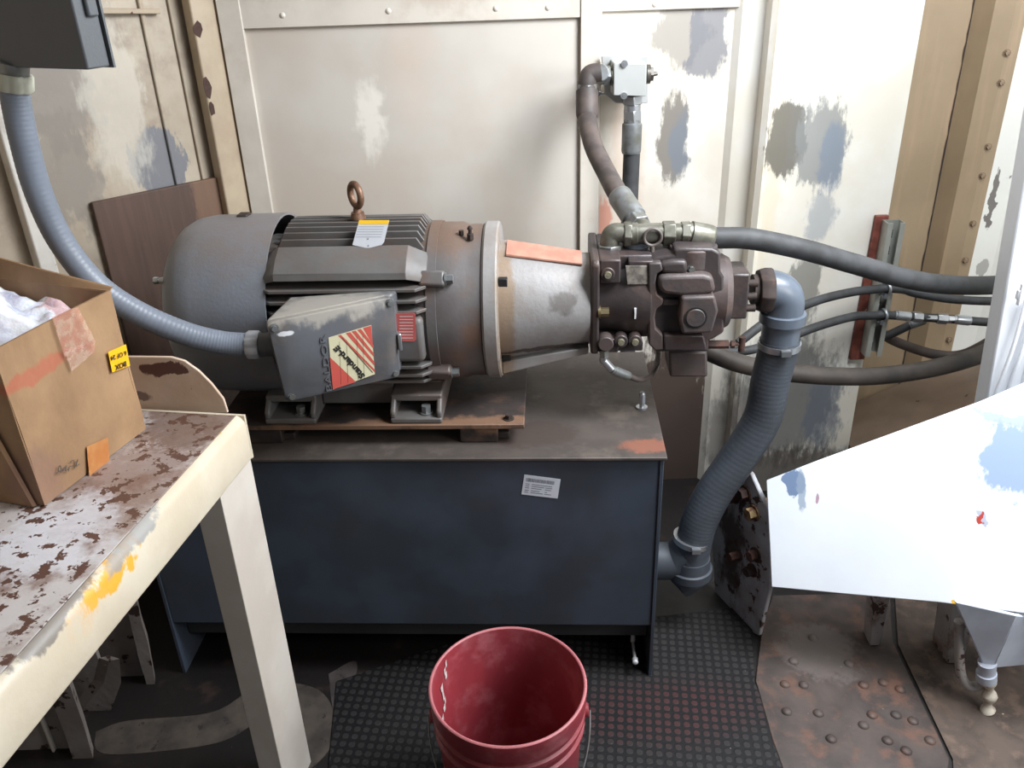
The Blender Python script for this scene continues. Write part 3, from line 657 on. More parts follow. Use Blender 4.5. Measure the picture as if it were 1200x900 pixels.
# rear cap and suction flange block
b = MB(); mlathe(b, [(.440, .06), (.440, .082), (.478, .086), (.492, .078), (.492, .05)], 48, PZ-.005); link('rear_cap', b, m_pump2, t)
for px, py in ((782, 500), (765, 658)):
    b = MB(); p = MP(650+px/4, 225+py/4, -.07); b.dome(p+MBv*.01, -MBv, .009, .014); link('bolt', b, m_pump2, t)
b = MB(); b.mbox(.488, .532, -.045, .045, PZ-.055, PZ+.052); link('suction_flange', b, m_pump, t, bevel=.005)
for z_ in (.03, .0, -.028):
    b = MB(); p = M(.53, -.036, PZ-.003+z_); b.cyl(p, p+MA*.02, .0085, n=16); link('bolt', b, darkrust, t)
# front side details
for px, py, hh in ((250, 390, steel), (312, 705, dullsteel), (378, 705, dullsteel)):
    p = MP(650+px/4, 225+py/4, -.108); b = MB(); b.cyl(p+MBv*.03, p+MBv*.003, .015, n=28); link('screw_boss', b, m_pump, t, bevel=.002)
    b = MB(); b.cyl(p+MBv*.004, p-MBv*.003, .008, .007, n=20); b.cyl(p-MBv*.0025, p-MBv*.0035, .003, n=6); link('screw', b, mat('brass_tinted_steel', '#aaa48c', .4, .6), t)
b = MB(); p = MP(650+240/4, 225+712/4, -.108); b.cyl(p+MBv*.03, p-MBv*.004, .017, n=28); link('plug', b, m_pump2, t, bevel=.002)
b = MB(); b.cyl(M(.203, -.095, PZ-.012), M(.222, -.095, PZ-.012), .0105, n=6); b.cyl(M(.198, -.095, PZ-.012), M(.204, -.095, PZ-.012), .014); link('bolt', b, mat('brass_bolt', '#776a50', .4, .7), t)
npq = D_([(333, 348), (434, 348), (438, 432), (342, 433)])
b = MB(); b.mpx(npq, -.092, -.087); PL = link('name_plate', b, mat('worn_plate', '#a39c92', .45, .3, .2, h2='#6d6660', vscale=60), t); PL['label'] = 'worn silver name plate'
b = MB(); b.mbox(.262, .315, -.088, -.05, PZ+.045, PZ+.10); link('plate_pad', b, m_pump, t, bevel=.003)
b = MB(); b.mpx(D_([(373, 545), (384, 545), (383, 565), (381, 595), (374, 595), (375, 570)]), -.1035, -.101); link('paint_tick', b, mat('white_tick', '#dfe0e2', .5, bump=0), t)
# lower block and adjusting screw
b = MB(); b.mpx(D_([(535, 748), (716, 748), (718, 870), (540, 870)]), -.04, .06); link('lower_block', b, m_pump2, t, bevel=.006)
b = MB(); p = MP(650+722/4, 225+715/4, -.03); b.cyl(p-MA*.02, p+MA*.045, .010, n=6); b.cyl(p+MA*.04, p+MA*.075, .004); b.cyl(p+MA*.075+ZV*.018, p+MA*.075-ZV*.018, .0075); b.cyl(p+MA*.05, p+MA*.058, .009, n=6)
link('adjusting_screw', b, rust, t)['label'] = 'rusty adjusting screw with a tee handle'

# ================================================================ fittings on top of the pump
t = thing('tee_fitting', 'plated steel elbow and tee fitting on top of the pump', 'pipe fitting', M(.23, 0, 1.03))
tc = M(.305, -.01, 1.073); ec = M(.226, -.01, 1.073)
b = MB(); b.tube([ec-ZV*.03, ec-ZV*.012, ec+V((.003, 0, -.002))+ZV*.0, ec+MA*.012+ZV*.003, ec+MA*.035+ZV*.002], .021, 20, 6); link('elbow', b, olive, t)
b = MB(); b.cyl(ec-ZV*.045, ec-ZV*.022, .028, n=6); link('hex_nut', b, dullsteel, t, bevel=.002)
b = MB(); b.cyl(ec+MA*.03, ec+MA*.047, .028, n=6); b.cyl(ec+MA*.045, ec+MA*.06, .025); link('hex_nut', b, olive, t, bevel=.002)
dn = (M(.252, .1, 1.118)-M(.292, .0, 1.085)).normalized()
b = MB(); b.cyl(ec+MA*.055, tc+MA*.045, .0225, n=24); b.cyl(tc, tc+dn*.035, .021); link('tee_body', b, olive, t)
b = MB(); b.cyl(tc+MA*.035, tc+MA*.062, .028, n=6); b.cyl(tc+MA*.06, tc+MA*.08, .021); b.cyl(tc+MA*.075, tc+MA*.095, .026, n=6); link('hex_nut', b, olive, t, bevel=.002)
b = MB(); b.cyl(tc+dn*.03, tc+dn*.055, .027, n=6); link('hex_nut', b, dullsteel, t, bevel=.002)
pr = MP(765, 278, -.035)
b = MB(); b.torus(pr, MBv, .0185, .0035, 28, 10); b.cyl(pr-ZV*.02, pr-ZV*.045, .005); b.dome(pr-ZV*.047, ZV, .010, .008); link('ring_tag', b, mat('grey_plastic_ring', '#6b625e', .5), t)
b = MB(); p = MP(746, 300, .02); b.cyl(M(.285, .01, 1.02), M(.285, .01, 1.055), .030); link('blue_cap', b, mat('blue_grey_cap', '#6d7681', .45), t, bevel=.003)

def hose(name, pts, r, m, label, sleeves=(), n=18, cat='hose', nuts=()):
    t = thing(name, label, cat, V(pts[0])); b = MB(); b.tube(pts, r, n, 10); link('rubber_hose', b, m, t)
    for (a, c_, rr, ms) in sleeves:
        a, c_ = V(a), V(c_); d = c_-a
        bb = MB(); bb.lathe(a, d, [(0, rr*.86), (d.length*.10, rr*.86), (d.length*.13, rr), (d.length*.9, rr), (d.length*.97, rr*.95), (d.length, rr*.9)], 24); link('crimp_sleeve', bb, ms, t)
    for (a, c_, rr, ms) in nuts:
        bb = MB(); bb.cyl(a, c_, rr, n=6); link('hex_nut', bb, ms, t, bevel=.0015)
    return t
# main pressure hose to the right
hr = .0235
s0 = tc+MA*.088; s1 = MP(835, 279, -.005)
H1 = [s1-MA*.03, s1+MA*.01, W(880, 280, y=1.81), W(940, 292, y=1.83), W(1000, 309, y=1.86), W(1060, 326, y=1.90), W(1115, 334, y=1.95), W(1180, 333, y=2.02), W(1260, 322, y=2.1)]
hose('pressure_hose', H1, hr, rubber, 'thick black hose running right from the tee on the pump, topmost and thickest hose', [(s0, s1, .0275, olive)])
# hose up to the valve block
q0 = tc+dn*.05; q1 = MP(725, 228, .11)
vb = W(735, 93, y=2.30)
up = [q1-(q1-q0).normalized()*.02, q1+(q1-q0).normalized()*.02, W(712, 205, y=2.03), W(697, 175, y=2.11), W(690, 150, y=2.18), W(688, 136, y=2.22), W(688, 125, y=2.235)]
sl0 = W(688, 102, y=2.255); sl1 = W(688, 138, y=2.22)
tH = hose('valve_feed_hose', up, .0235, rubbrown, 'dusty brown hose curving up from the pump tee to the valve block elbow', [(q0, q1, .028, dullsteel), (sl0, sl1, .028, rubbrown)])
ze = W(690, 88, y=2.26)
b = MB(); b.tube([sl0-ZV*.005, sl0+ZV*.012, ze+V((.004, 0, .002)), ze+V((.03, 0, .006))], .023, 20, 6); link('elbow', b, rubbrown, tH)
b = MB(); b.cyl(sl0-ZV*.012, sl0+ZV*.008, .0265, n=6); link('hex_nut', b, dullsteel, tH, bevel=.002)
# valve block
t = thing('valve_block', 'pale metal valve block with side knob on the recessed wall above the pump', 'valve', W(735, 120, y=2.33))
m_vb = mat('pale_machined_metal', '#b6b7b5', .38, .2, .06, bump=.05)
e0, e1, e2, e3 = W(719.5, 74, y=2.285), W(758, 74, y=2.285), W(757, 113, y=2.285), W(719, 112, y=2.285)
b = MB(); b.prism([e0, e1, e2, e3], V((0, .075, 0))); link('block', b, m_vb, t, bevel=.002)
b = MB(); b.prism([W(x, y, y=2.36) for x, y in [(705, 66), (760, 65), (759, 121), (722, 121), (709, 111)]], V((0, .012, 0))); b.box(W(735, 93, y=2.41), (.05, .075, .06)); link('mounting_bracket', b, m_vb, t, bevel=.002)
for x, y in ((731.5, 74.5), (731, 112)):
    b = MB(); p = W(x, y, y=2.285); b.cyl(p, p-V((0, .006, 0)), .0085, n=20); b.cyl(p-V((0, .005, 0)), p-V((0, .007, 0)), .004, n=6); link('screw', b, steel, t)
pc = W(721, 88, y=2.315)
b = MB(); b.cyl(pc, pc-V((.012, 0, 0)), .026); link('port_collar', b, olive, t)
b = MB(); b.cyl(pc-V((.012, 0, 0)), pc-V((.038, 0, -.001)), .0255, n=6); b.cyl(pc-V((.038, 0, 0)), ze+V((.03, .0, .005)), .021); link('hex_nut', b, dullsteel, t, bevel=.002)
pk = W(757, 87, y=2.32)
b = MB(); b.cyl(pk, pk+V((.01, 0, 0)), .024); b.cyl(pk+V((.01, 0, 0)), pk+V((.018, 0, 0)), .018, n=6); b.cyl(pk+V((.016, 0, 0)), pk+V((.03, 0, 0)), .007, .004); link('side_knob', b, mat('dark_knob_metal', '#66615c', .4, .5), t)
b = MB(); p = W(702, 110, y=2.37); b.dome(p, V((0, -1, 0)), .007, .006); b.cyl(p, p+V((.02, 0, 0)), .003); b.cyl(p, V((p.x, 2.384, p.z)), .004); link('screw', b, steel, t)
# hose falling from the block behind the pump
n0 = W(741, 113, y=2.325)
hx = n0.x
zf = lambda py, y: W(741, py, y=y).z
dh = [V((hx+.003, 2.32, W(741, 165, y=2.32).z)), V((hx+.002, 2.32, W(741, 200, y=2.32).z)), V((hx, 2.31, .95)), V((hx, 2.30, .7)), V((hx+.01, 2.28, .45))]
tD = hose('valve_drop_hose', dh, .0225, rubber, 'black hose hanging straight down from the valve block behind the pump', [(W(741, 140, y=2.325), W(739.5, 180, y=2.32), .0265, dullsteel)])
b = MB(); b.cyl(n0+ZV*.003, W(741, 122, y=2.325), .027, n=6); b.cyl(W(741, 122, y=2.325), W(741, 130, y=2.325), .022); b.cyl(W(741, 129, y=2.325), W(741, 142, y=2.325), .025, n=6); link('hex_nut', b, steel, tD, bevel=.0015)

# ================================================================ suction line
t = thing('suction_hose', 'thick blue-grey ribbed suction hose with pipe elbows from the pump down to the tank side', 'suction hose', M(.61, 0, .2))
m_pvc = mat('blue_grey_pipe', '#565e69', .34, 0, .12, h2='#4d545e', vscale=10, grime='#6f6a66', gamt=.3, gscale=14, bump=.08)
m_suc = mat('ribbed_blue_grey_hose', '#40454d', .55, 0, .15, h2='#373b41', vscale=8, chips='#b8a46a', cthr=.80, cscale=60, bump=.1)
u0 = M(.548, 0, PZ-.003)
b = MB(); b.cyl(u0, u0+MA*.014, .036, n=32); link('union_neck', b, darkrust, t)
b = MB(); b.lathe(u0+MA*.012, MA, [(0, .048), (.012, .053), (.026, .053), (.032, .049)], 8); link('union_nut', b, darkrust, t, bevel=.002)
ex = M(.618, 0, PZ-.003)
b = MB(); b.tube([u0+MA*.036, M(.592, 0, PZ-.003), M(.612, 0, PZ-.012), M(.622, 0, PZ-.032), M(.623, 0, PZ-.075)], .045, 28, 8)
el = link('upper_elbow', b, m_pvc, t)
ztop = PZ-.075
b = MB(); p = M(.623, 0, 0); b.lathe(p+ZV*(ztop-.004), ZV, [(0, .046), (0, .0515), (.022, .0515), (.024, .046)], 36); link('pipe_collar', b, m_pvc, t)
b = MB(); b.cyl(p+ZV*(ztop-.062), p+ZV*(ztop), .043, n=36); link('pipe_stub', b, m_pvc, t)
def worm_clamp(parent, c_, ax, r, nm='hose_clamp'):
    d, u, w_ = frame_of(ax); bb = MB(); bb.lathe(V(c_)-d*.007, d, [(0, r), (0, r+.002), (.014, r+.002), (.014, r)], 40)
    q = V(c_)+V((0, -1, 0))*(r+.005); bb.box(q, (.022, .012, .013)); return link(nm, bb, steel, parent)
sx0 = M(.623, 0, ztop-.05)
SP = [sx0, sx0-ZV*.02, W(903, 445, y=1.795), W(893, 490, y=1.79), W(866, 535, y=1.785), W(838, 575, y=1.775), W(820, 610, y=1.765), W(812, 640, y=1.76), W(810, 652, y=1.76)]
b = MB(); k = [0]
b.tube(SP, .0455, 28, 26, rf=lambda i, r: r*(1+.006*(1 if i % 3 == 0 else -.6))); link('ribbed_hose', b, m_suc, t)
worm_clamp(t, sx0-ZV*.012, ZV, .047); worm_clamp(t, W(811, 631, y=1.76), W(810, 645, y=1.76)-W(816, 618, y=1.76), .0465)
pb = W(809, 655, y=1.76)
b = MB(); b.lathe(pb+ZV*.01, -ZV, [(0, .046), (.0, .050), (.03, .052), (.032, .058), (.055, .058), (.057, .052)], 36); link('pipe_collar', b, m_suc, t)
zb = .215
b = MB(); b.tube([pb-ZV*.03, pb-ZV*.06, V((pb.x-.006, 1.765, zb+.01)), V((pb.x-.035, 1.77, zb-.014)), V((SR+.02, 1.775, zb-.018)), V((SR-.012, 1.776, zb-.018))], .049, 28, 8); link('lower_elbow', b, m_suc, t)

# ================================================================ small hoses, strut channel
YS = 2.30
t = thing('strut_channel', 'slotted zinc strut channel fixed upright on the rusty edge of the white frame', 'strut channel', W(1020, 415, y=YS))
st0, st1 = W(1031, 262, y=YS), W(1031, 418, y=YS)
xc = 1.085; zt_, zb_ = W(1040, 262, y=YS).z, W(1015, 418, y=YS).z
wch = .050
b = MB()
b.box((xc, YS+.036, (zt_+zb_)/2), (wch, .004, zt_-zb_))
for sg in (-1, 1):
    b.box((xc+sg*(wch/2-.002), YS+.018, (zt_+zb_)/2), (.004, .036, zt_-zb_)); b.box((xc+sg*(wch/2-.008), YS, (zt_+zb_)/2), (.014, .004, zt_-zb_))
link('channel', b, mat('strut_zinc', '#b5b6ae', .4, .5, .2), t)
b = MB()
z = zb_+.02
while z < zt_-.02: b.box((xc, YS+.032, z), (.014, .004, .024)); z += .05
link('slots', b, black, t)
b = MB()
b.hexa([V((xc-.05, YS+.042, zb_-.03)), V((xc-.005, YS+.042, zb_-.03)), V((xc-.005, YS+.056, zb_-.03)), V((xc-.05, YS+.056, zb_-.03)),
        V((xc-.042, YS+.042, zt_+.01)), V((xc-.005, YS+.042, zt_+.01)), V((xc-.005, YS+.056, zt_+.01)), V((xc-.042, YS+.056, zt_+.01))])
link('rusty_backing', b, mat('red_rust_edge', '#7d4335', .7, 0, .4, h2='#5a2a20', vscale=30, chips='#b9a8a0', cthr=.66, cscale=40), t, bevel=.002)
def pclamp(px, py, label):
    c_ = W(px, py, y=YS-.018); t = thing('pipe_clamp', label, 'clamp', c_-ZV*.02, 'zinc clamps on the strut channel')
    b = MB(); b.torus(c_, V((1, .1, .12)), .017, .004, 24, 8); b.box(c_+V((0, .016, -.022)), (.03, .03, .004)); link('strap', b, steel, t)
    b = MB(); b.cyl(c_-V((0, 0, .03)), c_-V((0, 0, .014)), .008, n=6); link('bolt', b, steel, t); return c_
k1 = pclamp(1040, 338, 'upper bright zinc clamp on the strut channel just below the thick hose'); k2 = pclamp(1036, 369, 'lower bright zinc clamp on the strut channel beside the crimped fittings')
hose('small_hose', [W(865, 402, y=2.12), W(905, 372, y=2.15), W(932, 362, y=2.18), W(965, 350, y=2.22), W(1000, 342, y=2.26), k1-V((.03, 0, .001)), k1, k1+V((.05, .0, -.006)), W(1075, 344, y=2.27), W(1120, 351, y=2.26), W(1180, 353, y=2.25), W(1240, 350, y=2.24)],
     .0125, rubber, 'thin black hose through the upper clamp, passing behind the thick hose')
sl = [(W(1048, 369, y=2.28), W(1066, 371, y=2.28), .0145, steel), (W(1118, 374, y=2.27), W(1137, 376, y=2.265), .0145, steel)]
nu = [(W(1069, 371, y=2.28), W(1080, 372, y=2.28), .0165, steel), (W(1098, 373, y=2.275), W(1110, 374, y=2.27), .0165, steel), (W(1080, 372, y=2.28), W(1098, 373, y=2.275), .011, steel), (W(1110, 374, y=2.27), W(1119, 374, y=2.27), .012, steel)]
hose('small_hose', [W(840, 413, y=2.10), W(880, 410, y=2.12), W(925, 395, y=2.18), W(960, 382, y=2.22), W(1000, 371, y=2.26), k2-V((.03, 0, .001)), k2, W(1060, 370.5, y=2.28), W(1090, 372.5, y=2.28), W(1128, 375, y=2.268), W(1150, 377, y=2.26), W(1200, 380, y=2.25)],
     .0125, rubber, 'thin black hose through the lower clamp with bright crimped couplings', sl, nuts=nu)
hose('branch_hose', [W(1030, 397, y=2.38), W(1045, 391, y=2.375), W(1062, 383, y=2.37), W(1078, 376, y=2.36)], .013, rubber, 'short dark hose stub slanting up under the crimped couplings', [(W(1066, 381, y=2.365), W(1084, 374, y=2.355), .015, dullsteel)])
hose('return_hose', [W(780, 398, y=2.05), W(820, 408, y=2.0), W(860, 424, y=1.99), W(905, 434, y=2.0), W(960, 440, y=2.02), W(1020, 441, y=2.05), W(1080, 434, y=2.08), W(1130, 422, y=2.10), W(1165, 408, y=2.12), W(1210, 380, y=2.15)],
     .0245, mat('brown_striped_rubber', '#37322f', .55, 0, .3, h2='#4a423c', vscale=12), 'long sagging black hose low behind the suction elbow, lowest of the hoses')
hose('looped_hose', [W(1034, 390, y=2.42), W(1045, 398, y=2.40), W(1070, 408, y=2.36), W(1100, 416, y=2.30), W(1130, 415, y=2.26), W(1170, 395, y=2.22)], .015, rubbrown, 'brownish hose curving from behind the strut channel to the white pillar')
# gauge line under the pump
g0 = MP(709, 424, -.10); g1 = MP(717, 433, -.10); g2 = MP(737, 441, -.08)
t = hose('gauge_line', [g2, MP(750, 445, -.06), MP(762, 440, -.01), MP(770, 425, .05), MP(772, 405, .09)], .0065, rubbrown, 'thin hose with small plated elbow hanging under the front of the pump', [(g1, g2, .0105, dullsteel)])
b = MB(); b.tube([MP(708, 414, -.10), MP(707, 422, -.10), g0, g1], .009, 14, 6); link('elbow', b, steel, t)
b = MB(); b.cyl(MP(708, 418, -.1), MP(708, 410, -.1), .011, n=6); link('hex_nut', b, dullsteel, t)

# ================================================================ white gusset foundation at the right
og = V((.95, 1.66, 0))
t = thing('white_gusset', 'large bright white sloping steel gusset with grey primer smears at the lower right', 'gusset', og)
gb = [V((.645, 1.735, .135)), V((1.42, 1.585, .13)), V((1.42, 1.50, .99)), V((1.015, 1.583, .745)), V((.617, 1.735, .470))]
gn = (gb[1]-gb[0]).cross(gb[4]-gb[0]).normalized()
if gn.y > 0: gn = -gn
pg = V((.62, 1.645, .30)); gb = [V((.62, 1.645, .2)), V((1.2, 1.475, .2)), None, None, V((.62, 1.645, .5))]; gn = V((-.245, -.50, .26)).normalized()
def gp(px, py, off=0): return WP(px, py, pg, gn)+gn*off
outl = [(898, 563), (960, 539), (1147, 471), (1235, 434), (1330, 395), (1345, 560), (1340, 741), (1200, 719), (1100, 706), (1000, 697), (904, 688), (902, 640)]
m_gus = mat('bright_white_paint', '#dfe3e8', .42, 0, .03, h2='#d9dee6', vscale=5, bump=.12, bscale=20, chips='#a8a39c', cthr=.76, cscale=60,
    patches=[(gp(930, 566), (.018, .05, .03), '#6f82a0', 1, .03, .2, 20), (gp(938, 575), (.008, .05, .055), '#8a99ad', .8, .015, .3, 20), (gp(1185, 540), (.06, .1, .07), '#8a9fc2', .9, .05, .3, 14), (gp(1180, 495), (.07, .1, .015), '#9aa8bf', .8, .05, .4, 14),
             (gp(1150, 607), (.012, .05, .014), '#a8adbf', .9, .02, .15, 30), (gp(1149, 607), (.006, .05, .012), '#b0443a', 1, .016, .15, 50), (gp(1121, 706), (.009, .05, .006), '#e5b02a', 1, .004, .2), (gp(957, 585), (.003, .05, .012), '#9a6a80', .8, .01, .3)], org=og)
b = MB(); b.prism([gp(x, y) for x, y in outl], -gn*.010); link('plate', b, m_gus, t, bevel=.002)
# curved end plate with rusted bolts
m_end = mat('peeling_end_paint', '#a7a7ab', .55, 0, .2, h2='#8d8886', vscale=14, chips='#45302a', cthr=.57, cscale=26, bump=.5,
            patches=[(W(868, 640, y=1.84), (.05, .08, .16), '#43332d', .9, .05, .5)], org=og)
pe = V((.632, 1.668, 0)); ne = V((-.93, -.36, 0)).normalized()
def epx(px, py, off=0): return WP(px, py, pe, ne)+ne*off
outl = [(866, 541), (880, 556), (893, 585), (900, 600), (903, 640), (902, 690), (896, 715), (889, 745), (866, 735), (838, 700), (834, 640), (842, 590), (856, 556)]
b = MB(); b.prism([epx(x, y) for x, y in outl], -ne*.012); link('end_plate', b, m_end, t, bevel=.003)['label'] = 'peeling curved end plate'
for i, (x, y, r) in enumerate([(874, 578, .016), (884, 601, .016), (886, 650, .015), (882, 668, .014), (862, 583, .012), (866, 650, .012)]):
    b = MB(); p = epx(x, y); b.bolt(p, ne, r, .022 if i < 4 else .03); link('bolt', b, rust if i != 1 else mat('ochre_rust', '#8d7550', .7, 0, .5, h2='#4a2420', vscale=60), t)
m_leg = mat('chipped_leg_paint', '#a09b98', .5, 0, .15, grime='#6b5040', gamt=.8, gscale=14, chips='#3d2822', cthr=.58, cscale=24, bump=.4)
fy = 1.70
b = MB()
l0 = W(1025, 757, z=.008); 
b.hexa([V((l0.x-.012, l0.y, .0085)), V((l0.x+.012, l0.y, .0085)), V((l0.x+.02, l0.y+.05, .0085)), V((l0.x-.01, l0.y+.05, .0085)),
        V((l0.x-.035, l0.y+.01, .26)), V((l0.x+.022, l0.y+.01, .26)), V((l0.x+.022, l0.y+.05, .26)), V((l0.x-.035, l0.y+.05, .26))])
link('leg', b, m_leg, t, bevel=.003)
l1 = W(1118, 785, z=.007)
b = MB(); b.hexa([V((l1.x-.01, l1.y+.02, .0085)), V((l1.x+.03, l1.y+.02, .0085)), V((l1.x+.03, l1.y+.10, .0085)), V((l1.x-.01, l1.y+.10, .0085)),
        V((l1.x-.03, l1.y+.04, .24)), V((l1.x+.05, l1.y+.04, .24)), V((l1.x+.05, l1.y+.10, .24)), V((l1.x-.03, l1.y+.10, .24))])
link('leg', b, m_leg, t, bevel=.003)

# dark foundation box behind the gusset legs
b = MB(); b.box((1.15, 1.98, .12), (.9, .03, .22)); m_dkb = mat('rusty_back_plate', '#6b5a4e', .7, 0, .3, h2='#4b382f', vscale=8, chips='#2c1d19', cthr=.6, cscale=14)
link('trim_12', b, m_dkb, kind='structure')
# sloping hull plate above it
b = MB(); q = [W(1003, 522, y=2.3), W(1145, 455, y=2.3), V((1.75, 2.3, .75)), V((1.9, 2.3, .1)), W(1005, 560, y=2.3)]
b = MB(); b.hexa([V((1.10, 2.30, .13)), V((1.95, 2.0, .62)), V((1.95, 2.5, .62)), V((1.10, 2.59, .13)), V((1.10, 2.30, .15)), V((1.95, 2.0, .64)), V((1.95, 2.5, .64)), V((1.10, 2.59, .15))])
link('trim_13', b, mat('brown_stained_hull', '#7d6a5a', .6, 0, .2, chips='#4a372e', cthr=.66), kind='structure')

# hopper and drain pipes under the gusset
t = thing('drain_hopper', 'small pale steel drain hopper tapering to a pipe under the gusset at right', 'hopper', W(1158, 800, z=.05))
m_hop = mat('blue_white_hopper_paint', '#b9bfcc', .42, 0, .1, h2='#a9aebb', vscale=10, chips='#4b4547', cthr=.71, cscale=30)
yh = 1.40
def hp_(px, py, d=0): return W(px, py, y=yh+d)
b = MB(); q = [hp_(1120, 706, .03), hp_(1192, 722, 0), hp_(1164, 782, .02), hp_(1153, 780, .03)]
b.prism(q, V((.0, .010, 0))); b.prism([hp_(1192, 722, 0), hp_(1235, 726, .10), hp_(1215, 778, .08), hp_(1164, 783, .02)], V((0, .01, .0))); b.prism([hp_(1120, 706, .03), hp_(1152, 780, .03), hp_(1150, 772, .10), hp_(1126, 710, .10)], V((.004, 0, 0)))
link('funnel', b, m_hop, t, bevel=.002)
b = MB(); b.cyl(hp_(1157, 776, .03), hp_(1157, 792, .03), .020, .017); b.cyl(hp_(1156, 788, .03), hp_(1156, 796, .03), .022); link('collar', b, m_hop, t)
b = MB(); b.tube([hp_(1124, 728, .06), hp_(1124, 755, .06), hp_(1126, 788, .05), hp_(1134, 803, .05), hp_(1148, 803, .045), hp_(1156, 795, .04)], .011, 14, 8); link('return_pipe', b, m_leg, t)
b = MB(); b.tube([hp_(1158, 795, .03), hp_(1160, 812, .025), hp_(1157, 830, .02), hp_(1162, 842, .015)], .013, 12, 6, rf=lambda i, r: r*(1+.35*sin(i*1.1))); link('dripping_spout', b, mat('caked_white_paint', '#d8cfc0', .5, grime='#8a5b35', gamt=.8, gscale=30), t)
b = MB(); p = W(1185, 800, z=.02); b.box(V((p.x+.01, p.y+.08, .11)), (.035, .03, .20)); 
solo('pipe_stanchion', b, m_leg, 'short pale stanchion on the deck behind the hopper at the right edge', 'stanchion', .004)

# ================================================================ white pillar at the right edge
og = V((1.10, 1.66, .70))
t = thing('white_pillar', 'bright white steel pillar rising from the gusset at the right edge', 'pillar', og)
m_pil = mat('bluish_white_paint', '#e4e7ec', .4, 0, .04, bump=.1, chips='#9a9a9a', cthr=.77, cscale=40)
e0 = W(1152, 490, y=1.75); e1 = W(1200, 215, y=1.75); dx = (e1-e0); k_ = (2.3-e0.z)/dx.z; e2 = e0+dx*k_; e0 = e0+dx*((.34-e0.z)/dx.z)
b = MB(); b.hexa([e0, e0+V((.35, -.08, 0)), e0+V((.35, .05, 0)), e0+V((.0, .05, 0)), e2, e2+V((.35, -.08, 0)), e2+V((.35, .05, 0)), e2+V((0, .05, 0))]); link('column', b, m_pil, t, bevel=.004)
b = MB(); b.box(W(1195, 345, y=1.725), (.012, .012, .022)); b.box(W(1196, 345, y=1.72), (.006, .01, .05)); link('cleat', b, m_pil, t, bevel=.002)
for i, (xa, ya, xb, yb_) in enumerate(((1203, 350, 1165, 466), (1212, 350, 1180, 462), (1222, 345, 1195, 458))):
    b = MB(); b.tube([W(xa, ya, y=1.732), W((xa+xb)/2+3, (ya+yb_)/2, y=1.728), W(xb, yb_, y=1.738)], .0045, 10, 8); link('painted_wire', b, m_pil, t)

# ================================================================ wooden board leaning in the left corner
bR, bL = W(255, 208, z=1.1), W(108, 238, z=1.1)
t_ = (bR-bL).normalized(); 
N = NT('brown_board')
c = N.mix(N.ramp(N.noise(6, 6, stretch=(1, 1, .18)), .3, .7), srgb('#5c463c'), srgb('#463630'))
c = N.mix(N.math('MULTIPLY', N.ramp(N.noise(60, 4, stretch=(1, 1, .06)), .45, .65), .15), c, srgb('#7b6050'))
cR = (bR-(bL+bR)/2); 
c = N.mix(N.math('MULTIPLY', N.patch(cR*.80+ZV*1.0, (.045, .045, .6), .012, .3, 5), .45), c, srgb('#8a6a52'))
m_board = N.done(c, .6)
b = MB(); nb = V((t_.y, -t_.x, 0))
lean = V((0, 0, 0))
b.hexa([bL-ZV*1.098, bR-ZV*1.098, bR-nb*-.0-ZV*1.098+V((0, .0, 0))-nb*.016, bL-ZV*1.098-nb*.016, bL, bR, bR-nb*.016, bL-nb*.016])
c0 = (bL+bR)/2; c0.z = .002
for i, v in enumerate(b.v): b.v[i] = v-c0
o = link('wooden_board', b, m_board, bevel=.002); o.location = c0; tag(o, 'brown wooden board standing against the left corner wall behind the motor', 'board')

# ================================================================ hull stiffeners low on the left
m_st = mat('peeling_hull_paint', '#8f8782', .6, 0, .2, h2='#7a706a', vscale=10, chips='#33231f', cthr=.58, cscale=20, bump=.5)
b = MB(); b.prism([W(x, y, y=1.60) for x, y in [(144, 690), (158, 694), (166, 730), (173, 752), (182, 800), (180, 811), (173, 806), (162, 768), (155, 740)]], V((-.012, .03, 0)))
b.prism([W(x, y, y=1.63) for x, y in [(85, 690), (152, 690), (160, 768), (172, 806), (128, 800), (105, 770)]], V((0, .012, 0)))
solo('hull_stiffener', b, m_st, 'chipped pale hull stiffener low behind the table, the farther of two', 'stiffener', smooth=0)
b = MB(); b.prism([W(x, y, y=1.38) for x, y in [(58, 815), (80, 798), (98, 850), (116, 912), (92, 912), (76, 860)]], V((-.012, .03, 0)))
b.prism([W(x, y, y=1.41) for x, y in [(-60, 790), (20, 800), (62, 812), (80, 858), (96, 912), (-60, 912)]], V((0, .012, 0)))
solo('hull_stiffener', b, m_st, 'chipped pale hull stiffener at the lower left corner, the nearer of two', 'stiffener', smooth=0)
b = MB(); b.prism([W(x, y, y=1.52) for x, y in [(92, 838), (122, 800), (128, 775), (140, 772), (142, 800), (128, 838), (106, 868)]], V((-.03, .012, 0)))
b.prism([W(x, y, y=1.56) for x, y in [(70, 800), (105, 742), (124, 800), (100, 838)]], V((0, .012, 0)))
solo('hull_bracket', b, m_st, 'small chipped bracket between the two hull stiffeners under the table', 'bracket', smooth=0)

